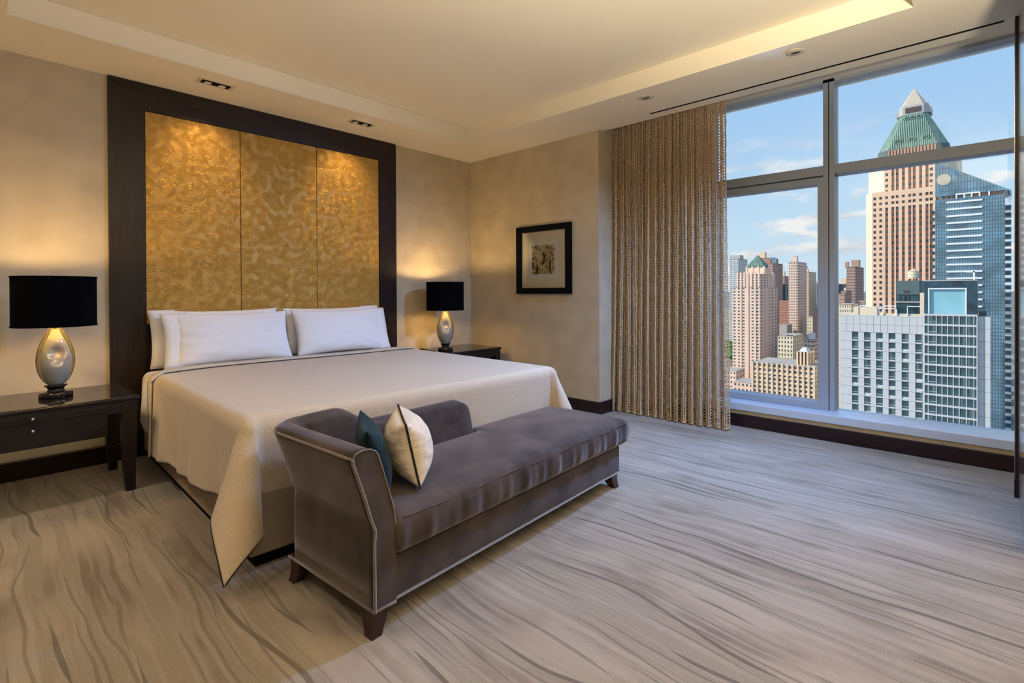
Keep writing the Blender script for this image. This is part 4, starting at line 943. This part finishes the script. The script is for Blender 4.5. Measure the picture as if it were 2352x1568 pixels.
# ------------------------------------------------------------------ white hotel slab across the street
UNIT = None
def unit(name, m, parent, x0, x1, y0, y1, z0, z1):
    """a small box part; alike pieces share one mesh"""
    global UNIT
    UNIT = UNIT or {}
    if m.name not in UNIT:
        q = boxo('unit', -.5, .5, -.5, .5, -.5, .5, m); UNIT[m.name] = q.data; bpy.data.objects.remove(q)
    o = link(bpy.data.objects.new(name, UNIT[m.name]), parent); o.location = ((x0+x1)/2, (y0+y1)/2, (z0+z1)/2); o.scale = (x1-x0, y1-y0, z1-z0); return o
def hotel():
    D = 200.0; cy = yat(2100, D); r = thing('white_hotel', 'white panelled hotel slab with a glass window bay', 'building', (D, cy, GZ)); Y = lambda px: yat(px, D)-cy; zz = lambda px, py: zat(px, py, D)-GZ
    yl, ym, yb, yr = Y(1930), Y(2123.5), Y(2245.5), Y(2275); ztop = zz(2030, 727); fh = 2.975
    z1 = zz(1964, 761.6); hwid = (Y(1957)-Y(1971))/2; cols = [Y(c) for c in (1964, 1991.8, 2019.7, 2048.7, 2079, 2110.4)]; hh = 2.45
    boxo('core', .35, 18, yr, yl, 0, ztop-.4, C_['joint'], r)
    nr = 13; g = .035
    edges = [yl]
    for c in cols: edges += [c+hwid, c-hwid]
    edges.append(ym)
    tops = np.linspace(yl, ym, 13)
    for a, b_ in zip(tops[:-1], tops[1:]):
        for za, zb_ in ((z1+.02, (z1+ztop)/2), ((z1+ztop)/2, ztop)): unit('cladding_panel', C_['white'], r, 0, .5, b_+g, a-g, za+g, zb_-g)
    rs = random.Random(2)
    for k in range(nr):
        zt_ = z1-k*fh
        for c in range(7): unit('cladding_panel', C_['white'], r, 0, .5, edges[2*c+1]+g, edges[2*c]-g, zt_-fh+g, zt_-g)
        for c in range(6):
            unit('cladding_panel', C_['white'], r, 0.02, .5, edges[2*c+2]+g, edges[2*c+1]-g, zt_-fh+g, zt_-hh-g)
            o = unit('window', C_['teal'], r, .30, .36, edges[2*c+2], edges[2*c+1], zt_-hh, zt_)
            ww = edges[2*c+1]-edges[2*c+2]; f = rs.choice((0, 0, .35, .5, .25)); s = rs.random() < .5
            if f: q = unit('curtain_strip', C_['slate'], o, 0, 0, 0, 0, 0, 0); q.location = (-.7, (.5-f/2)*(1 if s else -1), 0); q.scale = (.3, f, 1.0)
            q = unit('rail', C_['bright'], o, 0, 0, 0, 0, 0, 0); q.location = (-1.2, 0, -.27); q.scale = (.8, 1.0, .035)
            if rs.random() < .3: q = unit('lowered_blind', C_['pale'], o, 0, 0, 0, 0, 0, 0); q.location = (-.9, 0, -.40); q.scale = (.5, 1.0, .18)
    unit('parapet', C_['white'], r, 0, .8, ym, yl, ztop, ztop+.35)
    # glass bay
    zc = zz(2185, 722.5); xs = [2120+x/7.84 for x in (35, 92, 105, 238, 252, 338, 353, 440, 455, 542, 557, 645, 662, 775, 792, 910, 925, 965)]; ys = [Y(x) for x in xs]
    boxo('bay_core', -.6, 10, yb, ym, 0, zc, C_['joint'], r)
    for k in range(15):
        zt_ = zc-.35-k*3.0
        boxo('bay_band', -1.15, -.6, yb, ym, zt_-.02, zt_+.55, C_['white'], r)
        for c in range(9):
            o = unit('bay_pane', C_['teal'], r, -.95, -.62, ys[2*c+1], ys[2*c], zt_-2.45, zt_)
            if c in (1, 6, 7) and rs.random() < .7: q = unit('curtain_strip', C_['slate'], o, 0, 0, 0, 0, 0, 0); q.location = (-.52, .22*rs.choice((-1, 1)), 0); q.scale = (.12, .4, 1.0)
            if c == 1: q = unit('rail', C_['bright'], o, 0, 0, 0, 0, 0, 0); q.location = (-.55, 0, -.26); q.scale = (.2, 1.0, .035)
    for c in range(10):
        a = ym if c == 0 else ys[2*c-1]; b_ = ys[2*c] if c < 9 else yb; boxo('bay_mullion', -1.12, -.6, b_, a, 0, zc, C_['white'], r)
    zk = zz(2185, 645); sl_, sr_, st = Y(2133.5), Y(2219.5), zz(2176, 662.5)
    mb = MB(); mb.box(-1.1, 9, sl_, ym, zc+.2, zk); mb.box(-1.1, 9, yb, sr_, zc+.2, zk); mb.box(-1.1, 9, sr_, sl_, st, zk); o = mb.build('marble_crown', C_['navy'], r); o['kind'] = 'stuff'
    boxo('aqua_screen', -.5, 2, sr_, sl_, zc+.2, st, C_['aqua'], r)
    mb = MB(); mb.box(-1.2, -.5, sl_-.18, sl_+.1, zc+.2, st+.15); mb.box(-1.2, -.5, sr_-.1, sr_+.18, zc+.2, st+.15); mb.box(-1.2, -.5, sr_+.18, sl_-.18, st-.15, st+.15); mb.build('screen_frame', C_['bright'], r)
    boxo('crown_coping', -1.2, 9, yb, ym, zk, zk+.25, C_['grey'], r)
    # right white strip
    zr = zz(2260, 727)
    for k in range(14): 
        for a, b_ in ((yb, (yb+yr)/2), ((yb+yr)/2, yr)): unit('cladding_panel', C_['white'], r, 0, .5, b_+g, a-g, zr-(k+1)*3.6+g, zr-k*3.6-g)
    # roof equipment
    X2 = 8.0; Yb = lambda px: yat(px, D+X2)-cy; zb2 = lambda px, py: zat(px, py, D+X2)-GZ
    boxo('roof_bulkhead', X2, X2+6, Yb(2012), Yb(1960), ztop, zb2(1985, 705.5), C_['ivory'], r); boxo('roof_wall', X2+.5, X2+1.0, Yb(2123), Yb(1938), ztop, zb2(2030, 719.5), C_['ivory'], r)
    for a, b_, t in ((2012, 2014, 704), (2057, 2060, 707), (2026, 2028, 700), (2083, 2085, 702), (1972, 1974, 700)): boxo('roof_post', X2, X2+.5, Yb(b_), Yb(a), ztop, zb2(a, t), C_['bright'], r)
    for a, b_, t in ((2012, 2060, 708), (2026, 2058, 702), (2083, 2118, 703.5), (1972, 1994, 701)): boxo('roof_rail', X2, X2+.4, Yb(b_), Yb(a), zb2((a+b_)/2, t)-.2, zb2((a+b_)/2, t)+.1, C_['bright'], r)
    o = boxo('window_crane', .5, 1.0, Y(2239), Y(2235), zk, zz(2237, 622), C_['bright'], r); boxo('crane_arm', .5, 1.0, Y(2239), Y(2219), zz(2237, 625), zz(2237, 622), C_['bright'], o)
    boxo('roof_davit', 2, 2.5, Y(2269), Y(2266), zr, zz(2267, 710), C_['grey'], r); boxo('roof_house', 4, 9, Y(2268), Y(2247), zr, zz(2258, 716), C_['slate'], r)
hotel()

# ------------------------------------------------------------------ slate building with a rooftop tank
def slate_house():
    D = 262.0; cy = yat(2090, D); r = thing('slate_building', 'grey-green slate block behind the white hotel roof', 'building', (D, cy, GZ)); Y = lambda px: yat(px, D)-cy; zz = lambda px, py: zat(px, py, D)-GZ
    boxo('core', .5, 16, Y(2114), Y(2059), 0, zz(2086, 644.5), C_['slate'], r)
    boxo('upper_wall', 0, .6, Y(2112), Y(2059), zz(2086, 676), zz(2086, 644.5), C_['slate'], r)
    for a, b_ in ((2061, 2068), (2071, 2079), (2081, 2089), (2092, 2098), (2099, 2104), (2105, 2109), (2110, 2112)): boxo('window', -.2, .55, Y(b_), Y(a), zz(2086, 691.5), zz(2086, 678.5), C_['teal'], r)
    boxo('ledge', -.8, .5, Y(2113), Y(2058), zz(2086, 694.5), zz(2086, 692), C_['grey'], r); boxo('glass_hall', -.2, .5, Y(2113), Y(2060), zz(2086, 722), zz(2086, 695), C_['teal'], r)
    boxo('stair_pier', -1, 6, Y(2123), Y(2113.5), 0, zz(2118, 672), C_['ivory'], r); boxo('vent_box', -.3, .2, Y(2087), Y(2075), zz(2080, 671), zz(2080, 666), C_['dark'], r)
    D2 = D+6; w = thing('water_tank', 'conical-roofed water tank standing on the slate building', 'water tank', (D2, yat(2098, D2), zat(2086, 644.5, D)+.03)); zt_ = lambda py: zat(2098, py, D2)-zat(2098, 645, D2); rr = (yat(2085, D2)-yat(2112, D2))/2
    MB().lathe([(rr, .8), (rr, zt_(624))], 24).build('barrel', C_['ivory'], w); MB().lathe([(rr*1.05, zt_(624)), (.1, zt_(616.5))], 24).build('cone_roof', C_['wood'], w)
    for k in range(4): MB().box((-1) ** k*rr*.6-.15, (-1) ** k*rr*.6+.15, (1 if k < 2 else -1)*rr*.6-.15, (1 if k < 2 else -1)*rr*.6+.15, 0, .9).build('leg', C_['dark'], w)
    for k, z in enumerate((.35, .65)): MB().lathe([(rr+.08, zt_(624)*z), (rr+.08, zt_(624)*z+.15)], 24).build('hoop', C_['grey'], w)
slate_house()

# ------------------------------------------------------------------ pink tower with the small green pyramid
def pink_tower():
    D = 541.0
    r = block('pink_tower', 'tall pink brick apartment tower with small green pyramid roof', D, 1682, 1745, 659, 58, 'pink', 6, 3.25, .5, .48, 5); cx, cy, _ = r.location
    d = 29; zz = lambda px, py, dd=0: zat(px, py, D+dd)-GZ; Y = lambda px, dd=0: yat(px, D+dd)-cy
    h0 = zz(1714, 659); h1 = zz(1714, 629); ya, yb_ = Y(1745), Y(1692); mb = MB()
    facade(mb, lambda u, z, e: (-d+e, u, z), lines(ya, yb_, 5, .5), lines(h0, h1, 5, .5), odd, .5); facade(mb, lambda u, z, e: (u, ya+e, z), lines(-d, d-8, 5, .5), lines(h0, h1, 5, .5), odd, .5)
    mb.add([(-d, yb_, h0), (d-8, yb_, h0), (d-8, yb_, h1), (-d, yb_, h1)], [(3, 2, 1, 0)]); mb.add([(-d, ya, h1), (d-8, ya, h1), (d-8, yb_, h1), (-d, yb_, h1)], [(0, 1, 2, 3)]); o = mb.build('upper_walls', C_['pink'], r); o['kind'] = 'stuff'
    boxo('upper_glazing', -d+.6, d-9, ya+.6, yb_-.5, h0, h1-.5, C_['glass'], r)
    for k in range(7):
        y = ya+(k+.02)*(yb_-ya-1.6)/6; boxo('crown_pier', -d-.6, -d+1.0, y, y+1.6, h0-110 if k % 2 else h0, h1+1.8, C_['pink'], r)
    for k in range(5): x = -d+8+k*8.5; boxo('crown_pier', x, x+1.8, ya-.6, ya+.6, h0-100, h1+1.6, C_['pink'], r)
    dd = 14; y0, y1 = Y(1757, dd), Y(1713, dd); hz = zz(1735, 615, dd); boxo('roof_block', -d+dd, -d+dd+(y1-y0), y0, y1, h1-.2, hz, C_['pink'], r)
    for k in range(4): y = y0+k*(y1-y0-1.6)/3; boxo('crown_pier', -d+dd-.5, -d+dd+.6, y, y+1.6, h1-.2, hz+1.5, C_['pink'], r)
    dd = 17; y0, y1 = Y(1753.5, dd), Y(1717.5, dd); w = y1-y0; x0 = -d+dd; za, zb = zz(1735, 608.5, dd), zz(1734, 585.5, dd+w/2); cyy = (y0+y1)/2
    MB().loft([[(x0, y0, hz), (x0, y1, hz), (x0+w, y1, hz), (x0+w, y0, hz)][::-1], [(x0, y0, za), (x0, y1, za), (x0+w, y1, za), (x0+w, y0, za)][::-1], [(x0+w/2-.05, cyy-.05, zb), (x0+w/2-.05, cyy+.05, zb), (x0+w/2+.05, cyy+.05, zb), (x0+w/2+.05, cyy-.05, zb)][::-1]]).build('green_pyramid', C_['copper'], r)
    mb = MB()
    for k in range(9): y = y0+(k+.5)*w/9; t = 1-abs(y-cyy)/(w/2); mb.tube([(x0-.1, y, hz), (x0-.1, y, za), (x0-.1+w/2*t, y, za+(zb-za)*t)], .22, 4)
    o = mb.build('roof_seams', C_['rib'], r); o['kind'] = 'stuff'
pink_tower()
# ------------------------------------------------------------------ other towers and blocks, told apart one by one
block('glass_apartment_tower', 'pale green glass apartment tower beside the net curtain', 800, 1676, 1695.5, 594, 40, 'pale', 6, 3.1, .6, .45, 4, [(1677, 1700, 586, 4, 'grey')])
block('apartment_tower', 'brown stepped apartment tower directly behind the green pyramid', 780, 1744, 1768, 592, 40, 'mauve', 6, 3.1, .5, .5, 4, [(1745, 1757, 579, 5, 'tanl')])
block('apartment_tower', 'dark red-brown apartment slab right of the green pyramid', 730, 1759, 1775.5, 604, 44, 'mauve', 5, 3.1, .45, .5, 7, [(1759, 1770, 595, 3, 'brick'), (1768, 1780, 591, 30, 'bluegl')])
block('apartment_tower', 'hazy grey-brown tower between two taller apartment towers', 950, 1788.5, 1802, 634, 45, 'mauve', 5, 3.1, .4, .6, 5, [(1794, 1802, 623, 5, 'tanl')])
block('office_block', 'dark blue glass office block between the apartment towers', 820, 1790.5, 1803.5, 653, 40, 'slate', 6, 3.6, .8, .6, 3, glass='teal')
block('brick_block', 'low tan-topped brick block below the blue glass office', 720, 1789, 1811, 692, 30, 'brick', 7, 3.2, .45, .5, 3, [(1790, 1811, 691, .2, 'tanl')])
block('apartment_tower', 'tallest pink-brown apartment tower left of the window mullion', 640, 1811.5, 1831.5, 601, 40, 'pink', 4, 3.05, .45, .5, 6, [(1818.5, 1830.5, 590, 4, 'pink'), (1822, 1831, 588, 8, 'roof')])
block('apartment_tower', 'tan apartment tower with a grey chimney block on top', 690, 1843, 1857.5, 624, 36, 'tanl', 4, 3.05, .35, .5, 6, [(1846.5, 1853, 611, 6, 'grey'), (1841.5, 1845, 618, 2, 'tanl'), (1852, 1856, 617.5, 3, 'tanl')])
block('apartment_tower', 'pale grey balcony tower partly hidden by the window mullion', 900, 1866, 1876, 652, 50, 'grey', 4, 3.0, .55, .5, 7, [(1867, 1875, 646, 4, 'tanl')])
block('brick_block', 'small orange-brown brick block beside the window mullion', 600, 1867, 1880, 709, 20, 'mauve', 3, 3.2, .35, .5, 3)
block('apartment_tower', 'dark brown apartment tower left of the orange brick tower', 620, 1944.5, 1964.5, 612, 48, 'mauve', 7, 2.95, .5, .5, 11, [(1955, 1973.5, 597, 4, 'mauve'), (1941, 1949, 601, 30, 'mauve')])
block('grey_block', 'blue-grey flat block with an orange roof house', 700, 1918, 1944.5, 652, 30, 'slate', 7, 3.3, .4, .4, 3, [(1932, 1944, 639, 4, 'tan')])
block('brick_block', 'pink brick block with a small white roof tank', 560, 1931.5, 1943.5, 667, 26, 'mauve', 4, 3.2, .3, .45, 3, [(1938, 1942.5, 660.5, 2, 'ivory')])
block('brick_block', 'low pink brick block at the left of the right pane', 512, 1920, 1940, 674, 22, 'mauve', 5, 3.2, .35, .45, 3)
block('cream_block', 'cream brick block left of the white hotel', 430, 1918, 1955, 698, 26, 'ivory', 7, 3.2, .35, .5, 3)
block('low_block', 'low grey rooftop row between cream block and dark tower', 520, 1962, 1996, 694, 26, 'grey', 8, 3.2, .5, .4, 3, [(1972, 1992, 690, 3, 'mauve')])
r_ = block('tan_block', 'large tan brick block with rows of paired windows at bottom', 430, 1728, 1869.5, 837, 40, 'tan', 12, 3.25, .55, .55, 6)
D = 430; cx, cy, _ = r_.location
for k in range(13):
    y = yat(1728, D)-cy-k*(yat(1728, D)-yat(1869.5, D))/12; boxo('pier', -20.7, -19.9, y-.7, y+.7, 0, zat(1800, 835.5, D)-GZ, C_['tan'], r_)
boxo('cornice', -20.6, -19.9, yat(1869.5, D)-cy, yat(1728, D)-cy, zat(1800, 861.5, D)-GZ, zat(1800, 860, D)-GZ, C_['tanl'], r_)
dd = 8; y0, y1 = yat(1857, D+dd)-cy, yat(1829.5, D+dd)-cy; hA, hB = zat(1800, 838, D)-GZ-2, zat(1843, 808, D+dd)-GZ
boxo('roof_tower', -20+dd, -20+dd+14, y0, y1, hA, hB, C_['dark'], r_)
for k in range(4): w_ = (y1-y0)/7; boxo('tower_pier', -20+dd-1, -20+dd+.2, y0+2*k*w_, y0+(2*k+1)*w_, hA, hB+.3, C_['tan'], r_)
for k in range(4): boxo('tower_pier', -20+dd+1+k*4, -20+dd+2.6+k*4, y0-1, y0+.2, hA, hB+.3, C_['tan'], r_)
MB().loft([[(-20+dd+1, y0+1, hB), (-20+dd+12, y0+1, hB), (-20+dd+12, y1-1, hB), (-20+dd+1, y1-1, hB)], [(-20+dd+4, y0+3, hB+3), (-20+dd+9, y0+3, hB+3), (-20+dd+9, y1-3, hB+3), (-20+dd+4, y1-3, hB+3)]]).build('skylight', C_['pale'], r_)
block('cream_block', 'cream loft building behind the large tan brick block', 490, 1786, 1821, 771, 34, 'ivory', 5, 3.6, .45, .55, 6, [(1806, 1818, 770, 2, 'dark')])
block('white_block', 'white open-sided garage building near the window mullion', 570, 1838, 1870, 779, 24, 'ivory', 4, 4.0, .75, .4, 3, [(1857, 1870, 764.5, 3, 'bright')])
block('blank_block', 'blank light grey block behind the cream loft building', 620, 1790, 1811, 745, 14, 'grey', 1, 40, .1, .1, 0)
block('cream_block', 'small cream block above the garage building', 640, 1853, 1870, 727, 24, 'ivory', 3, 3.6, .3, .5, 3)
block('brick_block', 'small red brick block beside the curtain edge', 848, 1662, 1681, 780, 26, 'brick', 4, 3.6, .3, .5, 3)
block('cream_block', 'narrow cream block beside the curtain above the red bricks', 885, 1664, 1681, 709, 22, 'ivory', 4, 3.3, .35, .5, 3)
block('podium', 'low pink podium with a planted roof below the pink tower', 470, 1684, 1729, 878, 26, 'pink', 5, 4.0, .55, .5, 3)
block('podium', 'low pink terrace building beside the curtain foot', 505, 1655, 1690, 850, 24, 'pink', 5, 4.0, .5, .45, 3)
# ------------------------------------------------------------------ low roofs that fill the blocks between
rs = random.Random(12); words = dict(brick='red brick', mauve='brown brick', grey='grey stone', tanl='light tan', ivory='cream', dark='dark brick', tan='tan brick'); made = 0
for k in range(900):
    if made == 46: break
    D = rs.uniform(560, 1250); px = rs.choice((rs.uniform(1650, 1900), rs.uniform(1780, 1905), rs.uniform(1905, 2000))); w_ = rs.uniform(8, 20)*560/D*1.4
    h = rs.uniform(14, 34); m = rs.choice(tuple(words)); dp = rs.uniform(14, 26); a_, b_ = yat(px+w_/2, D), yat(px-w_/2, D)
    if any(D < f[1]+3 and D+dp > f[0]-3 and a_ < f[3]+3 and b_ > f[2]-3 for f in FOOT) or (600 < D+dp and D < 775 and px < 1690): continue
    made += 1
    block('low_rise', 'small '+words[m]+' low-rise among the distant rooftops below the window', D, px-w_/2, px+w_/2, 700, dp, m, rs.randint(3, 5), 3.6, .35, .5, 2, (), words[m]+' low rooftops far below', zt=GZ+h)
def tree(x, y, h, seed, label):
    r = thing('street_tree', label, 'tree', (x, y, GZ), 0, 'park trees far below'); q = random.Random(seed); bm = bmesh.new(); bmesh.ops.create_icosphere(bm, subdivisions=3, radius=1.0)
    for v in bm.verts: n_ = v.co.normalized(); k = 1+.28*math.sin(5*n_.x+seed)*math.sin(4*n_.y+2*seed)+.16*math.sin(11*n_.z+9*n_.x+seed)+q.uniform(-.12, .12); v.co = Vector((n_.x*h*.5*k, n_.y*h*.5*k, n_.z*h*.42*k+h*.62))
    me = bpy.data.meshes.new('crown'); bm.to_mesh(me); bm.free(); me.materials.append(C_['leaf']); link(bpy.data.objects.new('crown', me), r)
    MB().lathe([(.5, 0), (.35, h*.4)], 8).build('trunk', C_['wood'], r)
for k, (D, px, h, lb) in enumerate(((640, 1674, 21, 'nearest leafy green tree in the park beyond the curtain edge'), (690, 1667, 23, 'middle leafy green tree in the park beyond the curtain edge'), (738, 1675, 22, 'farthest leafy green tree in the park beyond the curtain edge'))):
    tree(D, yat(px, D), h, k+1, lb)
